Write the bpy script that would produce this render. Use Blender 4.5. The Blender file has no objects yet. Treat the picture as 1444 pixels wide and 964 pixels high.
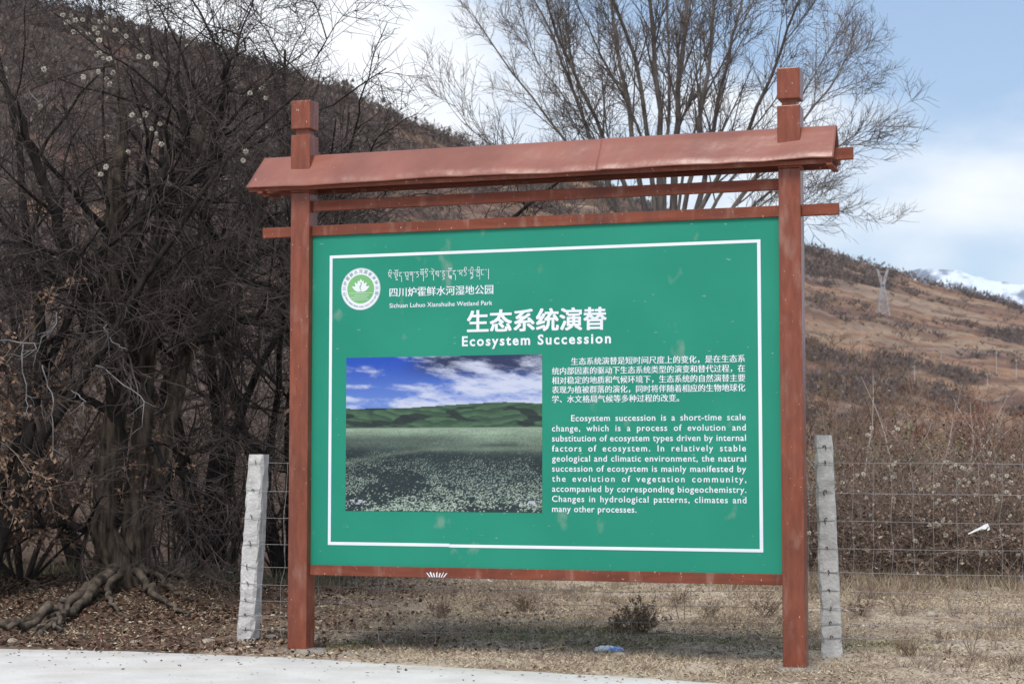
import bpy, math, random
import numpy as np
from mathutils import Vector

# ------------------------------------------------------------------ camera, world, sun, exposure
SC = bpy.context.scene
COL = SC.collection
F, PITCH, EYE = 2527.0, math.radians(3.724), 1.5      # focal length in photo pixels (1444 wide)
cam_d = bpy.data.cameras.new('camera'); cam = bpy.data.objects.new('camera', cam_d); COL.objects.link(cam)
cam_d.sensor_width = 36.0; cam_d.lens = F/1444*36.0; cam_d.clip_start = 0.1; cam_d.clip_end = 60000
cam.location = (0, 0, EYE); cam.rotation_euler = (math.radians(90)+PITCH, 0, 0)
cam_d.dof.use_dof = True; cam_d.dof.focus_distance = 13.2; cam_d.dof.aperture_fstop = 5.0
SC.camera = cam

SUN_EL, SUN_AZ = math.radians(53), math.radians(-163)   # azimuth from +Y, negative to the left
sun_d = bpy.data.lights.new('sun', 'SUN'); sun = bpy.data.objects.new('sun', sun_d); COL.objects.link(sun)
sun_d.energy = 2.6; sun_d.angle = math.radians(24); sun_d.color = (1.0, 0.95, 0.88)
sdir = Vector((math.sin(SUN_AZ)*math.cos(SUN_EL), math.cos(SUN_AZ)*math.cos(SUN_EL), math.sin(SUN_EL)))
sun.rotation_euler = sdir.to_track_quat('Z', 'Y').to_euler()

world = bpy.data.worlds.new('World'); SC.world = world; world.use_nodes = True
wn, wl = world.node_tree.nodes, world.node_tree.links
wn.clear()
def N(nodes, t, **kw):
    n = nodes.new(t)
    for k, v in kw.items(): setattr(n, k, v)
    return n
w_out = N(wn, 'ShaderNodeOutputWorld'); w_bg = N(wn, 'ShaderNodeBackground'); w_bg.inputs['Strength'].default_value = 0.09
w_sky = N(wn, 'ShaderNodeTexSky', sky_type='NISHITA', sun_disc=False, sun_elevation=SUN_EL, sun_rotation=SUN_AZ)
w_sky.air_density = 1.0; w_sky.dust_density = 0.6; w_sky.ozone_density = 1.0
w_tc = N(wn, 'ShaderNodeTexCoord')
w_map = N(wn, 'ShaderNodeMapping'); w_map.inputs['Scale'].default_value = (1.0, 1.0, 2.2); w_map.inputs['Location'].default_value = (0.3, 0.1, 0.35)
w_no = N(wn, 'ShaderNodeTexNoise'); w_no.inputs['Scale'].default_value = 4.2; w_no.inputs['Detail'].default_value = 7; w_no.inputs['Roughness'].default_value = 0.52; w_no.inputs['Distortion'].default_value = 0.35
wl.new(w_tc.outputs['Generated'], w_map.inputs['Vector']); wl.new(w_map.outputs['Vector'], w_no.inputs['Vector'])
def w_math(op, a, b=None, c=None):
    m = N(wn, 'ShaderNodeMath', operation=op)
    for i, v in enumerate((a, b, c)):
        if v is None: continue
        if isinstance(v, (int, float)): m.inputs[i].default_value = v
        else: wl.new(v, m.inputs[i])
    return m.outputs[0]
def w_blob(x, z, width, amount):
    """a broad cloud bank or clear patch in the direction (x, 1, z)"""
    v = Vector((x, 1, z)).normalized()
    s = N(wn, 'ShaderNodeVectorMath', operation='DISTANCE'); s.inputs[1].default_value = v
    wl.new(w_tc.outputs['Generated'], s.inputs[0])
    q = w_math('DIVIDE', s.outputs['Value'], width)
    q = w_math('MULTIPLY', q, q); q = w_math('MULTIPLY', q, -1.0); q = w_math('EXPONENT', q)
    return w_math('MULTIPLY', q, amount)
cov = w_no.outputs['Fac']
for b in ((-0.10, 0.21, 0.09, 0.16), (0.265, 0.155, 0.045, 0.15), (0.26, 0.105, 0.022, -0.10), (0.235, 0.21, 0.055, -0.20), (0.03, 0.27, 0.08, -0.03), (0.14, 0.16, 0.08, -0.02), (-0.20, 0.26, 0.08, 0.08)):
    cov = w_math('ADD', cov, w_blob(*b))
w_ramp = N(wn, 'ShaderNodeMapRange', interpolation_type='SMOOTHSTEP')
w_ramp.inputs['From Min'].default_value = 0.36; w_ramp.inputs['From Max'].default_value = 0.72
wl.new(cov, w_ramp.inputs['Value'])
w_mix = N(wn, 'ShaderNodeMix', data_type='RGBA'); w_mix.inputs['B'].default_value = (9.6, 9.9, 10.3, 1)
w_thin = N(wn, 'ShaderNodeMix', data_type='RGBA'); w_thin.inputs['Factor'].default_value = 0.34; w_thin.inputs['B'].default_value = (4.6, 6.9, 10.6, 1)   # thin veil over all of the sky
wl.new(w_sky.outputs['Color'], w_thin.inputs['A']); wl.new(w_thin.outputs['Result'], w_mix.inputs['A'])
wl.new(w_ramp.outputs['Result'], w_mix.inputs['Factor']); wl.new(w_mix.outputs['Result'], w_bg.inputs['Color']); wl.new(w_bg.outputs[0], w_out.inputs[0])

SC.view_settings.view_transform = 'Standard'; SC.view_settings.look = 'None'; SC.view_settings.gamma = 1.0
SC.view_settings.exposure = 0.34
SC.cycles.max_bounces = 6; SC.cycles.volume_bounces = 2; SC.cycles.diffuse_bounces = 3; SC.cycles.glossy_bounces = 2; SC.cycles.use_denoising = True

# ------------------------------------------------------------------ helpers
rng = np.random.default_rng(11)
random.seed(11)
def srgb(r, g, b):
    f = lambda c: (c/255/12.92) if c/255 <= 0.04045 else ((c/255+0.055)/1.055)**2.4
    return (f(r), f(g), f(b))
def at(px, py, Y):
    """the point of the place seen at this pixel of the photograph, Y metres ahead"""
    x = (px-722)/F; y = (482-py)/F; c, s = math.cos(PITCH), math.sin(PITCH)
    d = (x, c-y*s, s+y*c); t = Y/d[1]
    return Vector((d[0]*t, Y, EYE+d[2]*t))
def hash2(ix, iy, seed):
    h = (ix.astype(np.int64)*374761393 + iy.astype(np.int64)*668265263 + seed*1442695041) & 0xFFFFFFFF
    h = ((h ^ (h >> 13))*1274126177) & 0xFFFFFFFF
    h = h ^ (h >> 16)
    return (h & 0xFFFF)/65535.0
def vnoise(x, y, seed=0):
    x = np.asarray(x, float); y = np.asarray(y, float)
    ix, iy = np.floor(x), np.floor(y); fx, fy = x-ix, y-iy
    fx = fx*fx*(3-2*fx); fy = fy*fy*(3-2*fy)
    a, b, c, d = hash2(ix, iy, seed), hash2(ix+1, iy, seed), hash2(ix, iy+1, seed), hash2(ix+1, iy+1, seed)
    return (a*(1-fx)+b*fx)*(1-fy)+(c*(1-fx)+d*fx)*fy
def fbm(x, y, seed=0, octaves=4, gain=0.5):
    s, a, t = 0, 1.0, 0
    for o in range(octaves):
        s = s + a*vnoise(np.asarray(x)*2**o+7.3*o, np.asarray(y)*2**o+3.1*o, seed+o); t += a; a *= gain
    return s/t
def smooth(a, b, x):
    t = np.clip((np.asarray(x, float)-a)/(b-a), 0, 1); return t*t*(3-2*t)

def new_mesh(name, V, faces_list, smooth_shade=False):
    """faces_list: list of (M,k) int arrays"""
    me = bpy.data.meshes.new(name)
    V = np.asarray(V, np.float32).reshape(-1, 3)
    fl = [np.asarray(f, np.int32) for f in faces_list if len(f)]
    nl = sum(f.size for f in fl); nf = sum(len(f) for f in fl)
    me.vertices.add(len(V)); me.vertices.foreach_set('co', V.ravel())
    me.loops.add(nl); me.polygons.add(nf)
    me.loops.foreach_set('vertex_index', np.concatenate([f.ravel() for f in fl]))
    sizes = np.concatenate([np.full(len(f), f.shape[1], np.int32) for f in fl])
    starts = np.concatenate([[0], np.cumsum(sizes)[:-1]]).astype(np.int32)
    me.polygons.foreach_set('loop_start', starts)
    me.polygons.foreach_set('use_smooth', np.full(nf, bool(smooth_shade)))
    me.update(calc_edges=True)
    return me
class MB:
    """collects geometry, then links it as ONE mesh object"""
    def __init__(s): s.V, s.F, s.n = [], {}, 0
    def add(s, V, *faces):
        V = np.asarray(V, float).reshape(-1, 3)
        for f in faces:
            f = np.asarray(f, np.int64)
            if len(f): s.F.setdefault(f.shape[1], []).append(f+s.n)
        s.V.append(V); s.n += len(V); return s
    def box(s, x0, x1, y0, y1, z0, z1):
        v = [(x, y, z) for z in (z0, z1) for y in (y0, y1) for x in (x0, x1)]
        return s.add(v, [(0, 2, 3, 1), (4, 5, 7, 6), (0, 1, 5, 4), (2, 6, 7, 3), (0, 4, 6, 2), (1, 3, 7, 5)])
    def tube(s, P, R, sides=3):
        """P (N,K,3), R (N,K): N tapered tubes of K rings"""
        P = np.asarray(P, float); R = np.asarray(R, float)
        if P.ndim == 2: P = P[None]; R = R[None]
        n, k, _ = P.shape
        T = np.empty_like(P); T[:, 1:-1] = P[:, 2:]-P[:, :-2]; T[:, 0] = P[:, 1]-P[:, 0]; T[:, -1] = P[:, -1]-P[:, -2]
        T /= np.linalg.norm(T, axis=2, keepdims=True)+1e-9
        D = P[:, -1]-P[:, 0]; D /= np.linalg.norm(D, axis=1, keepdims=True)+1e-9
        ref = np.where(np.abs(D[:, 2:3]) > 0.8, np.array([[1.0, 0.13, 0]]), np.array([[0.1, 0.05, 1.0]]))
        U = np.cross(T, np.repeat(ref[:, None], k, 1)); U /= np.linalg.norm(U, axis=2, keepdims=True)+1e-9
        W = np.cross(T, U)
        a = np.arange(sides)*2*math.pi/sides
        V = P[:, :, None]+R[:, :, None, None]*(np.cos(a)[None, None, :, None]*U[:, :, None]+np.sin(a)[None, None, :, None]*W[:, :, None])
        base = (np.arange(n)*k*sides)[:, None, None]+(np.arange(k-1)*sides)[None, :, None]
        j = np.arange(sides)[None, None]; j2 = (j+1) % sides
        Q = np.stack([base+j, base+j2, base+sides+j2, base+sides+j], -1).reshape(-1, 4)
        return s.add(V.reshape(-1, 3), Q)
    def tris(s, T):
        T = np.asarray(T, float).reshape(-1, 3)
        return s.add(T, np.arange(len(T)).reshape(-1, 3))
    def quads(s, T):
        T = np.asarray(T, float).reshape(-1, 3)
        return s.add(T, np.arange(len(T)).reshape(-1, 4))
    def mesh(s, name, sm=False):
        return new_mesh(name, np.concatenate(s.V), [np.concatenate(f) for f in s.F.values()], sm)
    def build(s, name, m, parent=None, sm=False, kind=None, bevel=0):
        return link(name, s.mesh(name, sm), m, parent, kind, bevel)
def link(name, me, m, parent=None, kind=None, bevel=0):
    o = bpy.data.objects.new(name, me); COL.objects.link(o)
    if m is not None and not me.materials: me.materials.append(m)
    if parent is not None: o.parent = parent
    if kind: o['kind'] = kind
    if bevel:
        b = o.modifiers.new('bevel', 'BEVEL'); b.width = bevel; b.segments = 2; b.limit_method = 'ANGLE'
    return o
def tag(o, label=None, cat=None, group=None, kind=None):
    if label: o['label'] = label
    if cat: o['category'] = cat
    if group: o['group'] = group
    if kind: o['kind'] = kind
    return o
def thing(name, label, cat, loc=(0, 0, 0), rz=0, group=None):
    o = bpy.data.objects.new(name, None); COL.objects.link(o); o.location = loc; o.rotation_euler = (0, 0, rz)
    o.empty_display_size = 0.2
    return tag(o, label, cat, group)
def copy_tree(o, parent=None):
    c = o.copy(); COL.objects.link(c)
    if parent is not None: c.parent = parent
    for ch in list(o.children): copy_tree(ch, c)
    return c

# ------------------------------------------------------------------ materials
def mat(name, c1, c2=None, scale=6.0, rough=0.85, bump=0.0, bump_scale=None, spec=0.3, detail=6, contrast=(0.35, 0.65), stretch=(1, 1, 1), extra=None, coat=0.0, metallic=0.0):
    m = bpy.data.materials.new(name); m.use_nodes = True
    nt = m.node_tree; nd, lk = nt.nodes, nt.links
    b = nd['Principled BSDF']; b.inputs['Roughness'].default_value = rough; b.inputs['Specular IOR Level'].default_value = spec
    b.inputs['Metallic'].default_value = metallic
    if coat: b.inputs['Coat Weight'].default_value = coat; b.inputs['Coat Roughness'].default_value = 0.14
    tc = N(nd, 'ShaderNodeTexCoord'); mp = N(nd, 'ShaderNodeMapping'); mp.inputs['Scale'].default_value = stretch
    lk.new(tc.outputs['Object'], mp.inputs['Vector'])
    no = N(nd, 'ShaderNodeTexNoise'); no.inputs['Scale'].default_value = scale; no.inputs['Detail'].default_value = detail
    lk.new(mp.outputs[0], no.inputs['Vector'])
    rp = N(nd, 'ShaderNodeMapRange'); rp.inputs['From Min'].default_value = contrast[0]; rp.inputs['From Max'].default_value = contrast[1]
    lk.new(no.outputs['Fac'], rp.inputs['Value'])
    mx = N(nd, 'ShaderNodeMix', data_type='RGBA'); mx.inputs['A'].default_value = (*c1, 1); mx.inputs['B'].default_value = (*(c2 or c1), 1)
    lk.new(rp.outputs[0], mx.inputs['Factor'])
    out = mx.outputs['Result']
    for e in (extra or []):
        # e = (colour, noise scale, from, to, amount, stretch): worn patches, chips, stains
        col, sc, a, z, amt, st = e
        mp2 = N(nd, 'ShaderNodeMapping'); mp2.inputs['Scale'].default_value = st; mp2.inputs['Location'].default_value = (sc*0.37, 1.7, sc*0.11)
        lk.new(tc.outputs['Object'], mp2.inputs['Vector'])
        n2 = N(nd, 'ShaderNodeTexNoise'); n2.inputs['Scale'].default_value = sc; n2.inputs['Detail'].default_value = 5
        lk.new(mp2.outputs[0], n2.inputs['Vector'])
        r2 = N(nd, 'ShaderNodeMapRange'); r2.inputs['From Min'].default_value = a; r2.inputs['From Max'].default_value = z; r2.inputs['To Max'].default_value = amt
        lk.new(n2.outputs['Fac'], r2.inputs['Value'])
        m2 = N(nd, 'ShaderNodeMix', data_type='RGBA'); m2.inputs['B'].default_value = (*col, 1)
        lk.new(out, m2.inputs['A']); lk.new(r2.outputs[0], m2.inputs['Factor']); out = m2.outputs['Result']
    lk.new(out, b.inputs['Base Color'])
    if bump:
        bn = N(nd, 'ShaderNodeTexNoise'); bn.inputs['Scale'].default_value = bump_scale or scale*3; bn.inputs['Detail'].default_value = 5
        lk.new(mp.outputs[0], bn.inputs['Vector'])
        bm = N(nd, 'ShaderNodeBump'); bm.inputs['Strength'].default_value = min(1, bump); bm.inputs['Distance'].default_value = 0.02
        lk.new(bn.outputs['Fac'], bm.inputs['Height']); lk.new(bm.outputs[0], b.inputs['Normal'])
    return m
def leaf_mat(name, c1, c2, c3=None, rough=0.8):
    """colour differs from leaf to leaf (random per island)"""
    m = bpy.data.materials.new(name); m.use_nodes = True; nd, lk = m.node_tree.nodes, m.node_tree.links
    b = nd['Principled BSDF']; b.inputs['Roughness'].default_value = rough; b.inputs['Specular IOR Level'].default_value = 0.25
    g = N(nd, 'ShaderNodeNewGeometry'); cr = N(nd, 'ShaderNodeValToRGB')
    cr.color_ramp.elements[0].color = (*c1, 1); cr.color_ramp.elements[1].color = (*c2, 1)
    if c3: e = cr.color_ramp.elements.new(0.5); e.color = (*c3, 1)
    lk.new(g.outputs['Random Per Island'], cr.inputs['Fac']); lk.new(cr.outputs['Color'], b.inputs['Base Color'])
    return m
def attr_mat(name, rough=0.5, spec=0.4, grain=0.0, grain_scale=40, coat=0, bump=0):
    m = bpy.data.materials.new(name); m.use_nodes = True; nd, lk = m.node_tree.nodes, m.node_tree.links
    b = nd['Principled BSDF']; b.inputs['Roughness'].default_value = rough; b.inputs['Specular IOR Level'].default_value = spec
    a = N(nd, 'ShaderNodeAttribute', attribute_name='tint'); out = a.outputs['Color']
    if grain:
        tc = N(nd, 'ShaderNodeTexCoord'); no = N(nd, 'ShaderNodeTexNoise'); no.inputs['Scale'].default_value = grain_scale; no.inputs['Detail'].default_value = 8; no.inputs['Roughness'].default_value = 0.65
        lk.new(tc.outputs['Object'], no.inputs['Vector'])
        r = N(nd, 'ShaderNodeMapRange'); r.inputs['From Min'].default_value = 0.3; r.inputs['From Max'].default_value = 0.7; r.inputs['To Min'].default_value = 1-grain; r.inputs['To Max'].default_value = 1+grain
        lk.new(no.outputs['Fac'], r.inputs['Value'])
        v = N(nd, 'ShaderNodeVectorMath', operation='SCALE'); lk.new(out, v.inputs[0]); lk.new(r.outputs[0], v.inputs['Scale']); out = v.outputs[0]
        if bump:
            bm = N(nd, 'ShaderNodeBump'); bm.inputs['Strength'].default_value = bump; bm.inputs['Distance'].default_value = 0.03
            lk.new(no.outputs['Fac'], bm.inputs['Height']); lk.new(bm.outputs[0], b.inputs['Normal'])
    lk.new(out, b.inputs['Base Color'])
    return m
def set_tint(me, C):
    a = me.color_attributes.new('tint', 'FLOAT_COLOR', 'POINT')
    C = np.asarray(C, np.float32); a.data.foreach_set('color', np.concatenate([C, np.ones((len(C), 1), np.float32)], 1).ravel())

CHIP = (0.62, 0.56, 0.53)
PAINT = [((0.50, 0.36, 0.31), 5.5, 0.60, 0.80, 0.26, (2.2, 1, .55)), ((0.70, 0.62, 0.58), 60, 0.68, 0.72, 0.5, (1, 1, .5)), ((0.06, 0.03, 0.028), 2.1, 0.52, 0.72, 0.5, (2, 1, .3)), (CHIP, 34, 0.73, 0.75, 0.7, (1, 1, 1)), ((0.16, 0.06, 0.045), 3.0, 0.5, 0.8, 0.45, (1, 1, .35)), ((0.40, 0.24, 0.19), 7.0, 0.58, 0.8, 0.35, (1.4, 1, .5))]
M_paint = mat('brown_painted_steel', (0.165, 0.044, 0.024), (0.225, 0.063, 0.034), scale=9, rough=0.62, spec=0.16, coat=0.4, bump=0.12, bump_scale=60, stretch=(3, 3, 0.6), extra=PAINT)
M_rail = mat('brown_painted_rail', (0.150, 0.042, 0.026), (0.215, 0.064, 0.037), scale=5, rough=0.62, spec=0.16, bump=0.12, bump_scale=60, stretch=(.5, 2, 4), extra=PAINT)
M_roof = mat('brown_sheet_metal', (0.195, 0.066, 0.044), (0.265, 0.094, 0.064), scale=2.2, rough=0.36, spec=0.6, bump=0.6, bump_scale=4.5, extra=[(CHIP, 40, 0.735, 0.75, 0.7, (1, 1, 1)), ((0.28, 0.095, 0.05), 1.7, 0.6, 0.72, 0.5, (1, 1, 2))])
M_green = mat('green_printed_vinyl', (0.010, 0.212, 0.138), (0.015, 0.236, 0.154), scale=1.3, rough=0.6, spec=0.28, bump=0.04, bump_scale=5,
              extra=[((0.20, 0.30, 0.24), 3.2, 0.655, 0.74, 0.55, (1.5, 1, 1)), ((0.33, 0.42, 0.36), 14.0, 0.715, 0.735, 0.5, (1, 1, 3))])
M_white = mat('white_print', (0.66, 0.69, 0.75), (0.72, 0.745, 0.79), scale=3, rough=0.45)
M_ringgreen = mat('emblem_green', (0.20, 0.44, 0.17), (0.12, 0.36, 0.14), scale=2, rough=0.45)
M_ink = mat('emblem_grey_ink', (0.25, 0.36, 0.33), rough=0.5)
M_conc = mat('weathered_concrete', (0.40, 0.39, 0.38), (0.56, 0.55, 0.53), scale=10, rough=0.95, spec=0.2, bump=0.5, bump_scale=45, extra=[((0.27, 0.255, 0.24), 13, 0.60, 0.72, 0.45, (1, 1, .7)), ((0.62, 0.60, 0.56), 25, 0.62, 0.7, 0.6, (1, 1, 1))])
M_cement = mat('grey_cement', (0.17, 0.15, 0.13), (0.28, 0.25, 0.215), scale=12, rough=0.95, bump=0.6, bump_scale=30)
M_wire = mat('galvanised_wire', (0.34, 0.34, 0.35), (0.26, 0.24, 0.23), scale=8, rough=0.5, spec=0.5, metallic=0.4)
M_rust = mat('rusty_wire', (0.06, 0.03, 0.02), (0.10, 0.045, 0.025), scale=30, rough=0.8)
M_bark = mat('dark_bark', (0.013, 0.011, 0.010), (0.040, 0.033, 0.030), scale=14, rough=0.95, spec=0.15, bump=0.9, bump_scale=30, stretch=(1, 1, .25))
M_trunk = mat('grooved_bark', (0.022, 0.018, 0.014), (0.135, 0.105, 0.082), scale=22, rough=0.95, spec=0.1, bump=1.0, bump_scale=26, stretch=(1, 1, .18))
M_backtwig = mat('grey_brown_twigs', (0.085, 0.066, 0.058), (0.17, 0.135, 0.115), scale=2, rough=0.9, spec=0.1)
M_twig = mat('dark_twigs', (0.026, 0.021, 0.020), (0.100, 0.080, 0.072), scale=3, rough=0.9, spec=0.15)
M_twigb = mat('brown_twigs', (0.15, 0.11, 0.09), (0.28, 0.215, 0.175), scale=3, rough=0.9, spec=0.15)
M_root = mat('root_bark', (0.04, 0.032, 0.026), (0.15, 0.12, 0.095), scale=11, rough=0.95, spec=0.1, bump=0.8, bump_scale=20)
M_deadwood = mat('bleached_dead_wood', (0.10, 0.092, 0.09), (0.20, 0.188, 0.185), scale=6, rough=0.85)
M_greybark = mat('grey_bark', (0.085, 0.072, 0.066), (0.19, 0.168, 0.152), scale=9, rough=0.9, spec=0.2, bump=0.6, stretch=(1, 1, .3))
M_greytwig = mat('grey_twigs', (0.095, 0.078, 0.070), (0.165, 0.138, 0.122), scale=1.5, rough=0.9, spec=0.2)
M_redtwig = mat('reddish_willow_twigs', (0.125, 0.058, 0.040), (0.24, 0.125, 0.085), scale=.8, rough=0.9, spec=0.15)
M_purpletwig = mat('purple_brown_twigs', (0.075, 0.052, 0.050), (0.16, 0.115, 0.10), scale=.8, rough=0.9, spec=0.15)
M_tantwig = mat('tan_twigs', (0.19, 0.125, 0.08), (0.30, 0.21, 0.14), scale=.8, rough=0.9, spec=0.15)
M_palebark = mat('pale_sapling_bark', (0.30, 0.25, 0.22), (0.42, 0.37, 0.33), scale=5, rough=0.85)
M_dryleaf = leaf_mat('dry_hanging_leaves', (0.17, 0.10, 0.065), (0.32, 0.21, 0.14), (0.24, 0.15, 0.10))
M_litter = leaf_mat('fallen_leaves', (0.055, 0.030, 0.021), (0.23, 0.145, 0.095), (0.11, 0.062, 0.042))
M_bramble2 = leaf_mat('dark_bramble_leaves', (0.06, 0.042, 0.034), (0.22, 0.16, 0.125), (0.11, 0.075, 0.060))
M_bramble = leaf_mat('withered_bramble_leaves', (0.11, 0.072, 0.052), (0.42, 0.32, 0.24), (0.21, 0.135, 0.098))
M_grass = leaf_mat('dry_grass_blades', (0.20, 0.15, 0.105), (0.56, 0.47, 0.345), (0.37, 0.295, 0.205))
M_green_grass = leaf_mat('green_moss', (0.09, 0.13, 0.035), (0.19, 0.22, 0.07), (0.14, 0.17, 0.05))
M_olive = leaf_mat('olive_leaves', (0.10, 0.12, 0.05), (0.24, 0.25, 0.13), (0.16, 0.175, 0.085))
M_seed = mat('feathery_seed_head', (0.50, 0.46, 0.39), (0.72, 0.67, 0.58), scale=20, rough=1)
M_stone = mat('field_stone', (0.24, 0.20, 0.16), (0.42, 0.37, 0.30), scale=8, rough=0.95, bump=0.8, bump_scale=25)
M_scrub = leaf_mat('hillside_scrub', (0.07, 0.060, 0.060), (0.19, 0.14, 0.115), (0.11, 0.088, 0.080))
M_galv = mat('pylon_steel', (0.34, 0.34, 0.36), (0.42, 0.42, 0.44), scale=.2, rough=0.6)
M_pole = mat('pale_concrete_pole', (0.38, 0.36, 0.34), (0.45, 0.43, 0.41), scale=.3, rough=0.8)

# ------------------------------------------------------------------ the ground, the road
TX, TY = -3.9, 17.3                     # foot of the old tree
def ground_z(x, y):
    x = np.asarray(x, float); y = np.asarray(y, float)
    mound = 0.30*np.exp(-(((x-TX)/2.6)**2+((y-TY-.6)/1.9)**2)) + 0.25*smooth(-3.5, -9, x)*smooth(14.5, 19, y)
    n = (fbm(x*0.7, y*0.7, 3, 3)-0.5)*0.10*smooth(13.0, 15.5, y) + (fbm(x*3.1, y*3.1, 9, 4)-0.5)*0.05
    near = smooth(500, 120, np.hypot(x, y))
    m2 = 0.05*np.exp(-(((x+2.0)/.35)**2+((y-14.15)/.25)**2))
    fade = 1-road_mask(x, y)
    return ((mound+n)*near+m2)*fade - 0.045*road_mask(x, y) + 0.004
def road_edge(x):
    """far edge of the concrete road: y as a function of x"""
    xs = [-60, -20, -4.08, -2.9, -1.74, -0.63, 0.69, 1.356, 2.4, 5, 20, 60]
    ys = [27, 17.3, 14.26, 14.03, 13.63, 13.06, 12.46, 12.08, 11.4, 9.0, -5, -40]
    return np.interp(x, xs, ys)
def road_mask(x, y):
    return smooth(0.15, 0.0, y-road_edge(x)+0.12)
def axis(a, b, step, far, g=1.22):
    v = list(np.arange(a, b+1e-6, step)); s = step; x = v[-1]
    while x < far: s *= g; x += s; v.append(x)
    s = step; x = v[0]; pre = []
    while x > -far: s *= g; x -= s; pre.append(x)
    return np.array(pre[::-1]+v)
gx, gy = axis(-9, 8, 0.06, 9000), axis(9.5, 26, 0.06, 9000)
GX, GY = np.meshgrid(gx, gy)
def grid_faces(nx, ny):
    i = (np.arange(ny-1)[:, None]*nx+np.arange(nx-1)[None]).ravel()
    return np.stack([i, i+1, i+nx+1, i+nx], 1)
GZ = ground_z(GX, GY)
me = new_mesh('ground', np.stack([GX, GY, GZ], -1).reshape(-1, 3), [grid_faces(len(gx), len(gy))], True)
x, y = GX.ravel(), GY.ravel()
tan = np.array([0.43, 0.355, 0.275]); dirt = np.array([0.27, 0.205, 0.15]); litter = np.array([0.095, 0.062, 0.045]); moss = np.array([0.17, 0.18, 0.07])
a = fbm(x*1.1, y*1.1, 21, 5)[:, None]; C = tan*(1-smooth(.42, .68, a))+dirt*smooth(.42, .68, a)
l = (smooth(0.2, -2.6, x+0.45*(fbm(x*.9, y*.9, 5, 3)-.5)*4)*smooth(13.3, 14.5, y+(fbm(x*2, y*2, 6)-.5)*1.0))[:, None]
C = C*(1-l)+litter*l
ms = (smooth(.47, .62, fbm(x*1.3, y*2.4, 31, 4))*np.exp(-((y-14.9)/.7)**2)*smooth(-1.6, -.6, x)*smooth(3.4, 2.2, x))[:, None]
C = C*(1-.75*ms)+moss*.75*ms
C = C*(0.82+0.36*fbm(x*9, y*9, 41, 3)[:, None])
set_tint(me, C)
M_ground = attr_mat('dry_earth', rough=0.98, spec=0.1, grain=0.42, grain_scale=16, bump=0.9)
g = link('ground', me, M_ground); tag(g, kind='structure')

# road: a concrete slab with a chipped edge
M_road = mat('pale_concrete_paving', (0.53, 0.515, 0.49), (0.63, 0.615, 0.59), scale=2.2, rough=0.9, spec=0.2, bump=0.35, bump_scale=30, extra=[((0.46, 0.40, 0.32), 1.1, 0.54, 0.72, 0.6, (.5, 1.6, 1)), ((0.34, 0.30, 0.26), 22, 0.69, 0.72, 0.7, (1, 1, 1)), ((0.5, 0.47, 0.43), 6, 0.6, 0.75, 0.35, (1, 1, 1))])
ex = np.concatenate([np.linspace(-60, -6, 30), np.arange(-5.9, 3, 0.03), np.linspace(3.1, 60, 30)])
ey = road_edge(ex)+(fbm(ex*5, ex*0+2.0, 77, 4)-.5)*.07-0.02
rv = []
k = len(ex)
slope_off = 15
rv += [(x_, y_-slope_off, -0.2) for x_, y_ in zip(ex, ey)]
rows = [(-slope_off, 0.0135), (-6, 0.0138), (-1.5, 0.014), (-0.4, 0.014), (-0.02, 0.013), (0.0, 0.006), (0.01, -0.12)]
V = np.concatenate([np.stack([ex, ey+dy, np.full(k, z)], 1) for dy, z in rows])
road = link('road', new_mesh('road', V, [grid_faces(k, len(rows))], True), M_road); tag(road, kind='structure')

# ------------------------------------------------------------------ hillside and the snow mountain
RIDGE = np.array([(-2600, -900, 200), (-1500, -560, 240), (-600, -190, 290), (0, -6, 330), (83, 17, 340), (232, 56, 370), (418, 110, 420), (480, 130, 440), (560, 165, 470), (650, 205, 520),
                  (833, 257, 640), (928, 296, 740), (1137, 352, 950), (1160, 357, 970), (1245, 378, 1050), (1310, 400, 1120), (1444, 435, 1250), (1700, 510, 1500), (2300, 610, 1900), (3400, 636, 2400)], float)
def ridge(u):
    px = 722+F*np.asarray(u)
    py = np.interp(px, RIDGE[:, 0], RIDGE[:, 1]); D = np.interp(px, RIDGE[:, 0], RIDGE[:, 2])
    yy = (482-py)/F; el = (math.sin(PITCH)+yy*math.cos(PITCH))/(math.cos(PITCH)-yy*math.sin(PITCH))
    return D, el*D+EYE
def hill(u, t):
    """a point of the hillside: u = direction, t = 0 at its foot, 1 on the ridge"""
    u = np.asarray(u, float); t = np.asarray(t, float)
    D, zr = ridge(u)
    y = D*(0.42+0.58*t); x = u*y
    h = np.where(t <= 1, t, 1-(t-1)*1.6)
    s = D/100.0
    gul = (fbm(u*14, t*2.2+u*6, 51, 4)-.5)*np.minimum(1, t*4)*np.clip((1.0-t)*3.5, .06, 1)
    ter = fbm(u*5, t*3, 71, 3)*1.4+h*16
    step = (ter-np.floor(ter)); step = smooth(0.55, 1.0, step)-step
    z = zr*h + gul*zr*0.13 + step*zr*0.012*smooth(.02, .2, t)*smooth(1.0, .9, t)+(fbm(u*160, t*60, 52, 3)-.5)*s*0.22*np.minimum(1, t*6)
    return x, y, z-0.6*(t < 0.02)
def scrub_amount(u, t):
    u = np.asarray(u); t = np.asarray(t)
    wv = fbm(u*9, t*3, 90, 3)*.5
    b = fbm(u*26+t*2, t*16+wv*5, 91, 5, .55)
    lines = fbm(u*11+4, t*26+wv*16, 92, 3)
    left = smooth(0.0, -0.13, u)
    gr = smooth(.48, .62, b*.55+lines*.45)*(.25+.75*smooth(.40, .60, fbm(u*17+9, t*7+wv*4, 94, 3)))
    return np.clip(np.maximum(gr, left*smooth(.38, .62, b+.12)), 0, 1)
us = np.concatenate([np.linspace(-1.2, -.32, 90), np.linspace(-.31, .34, 520), np.linspace(.36, 1.05, 70)])
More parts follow.
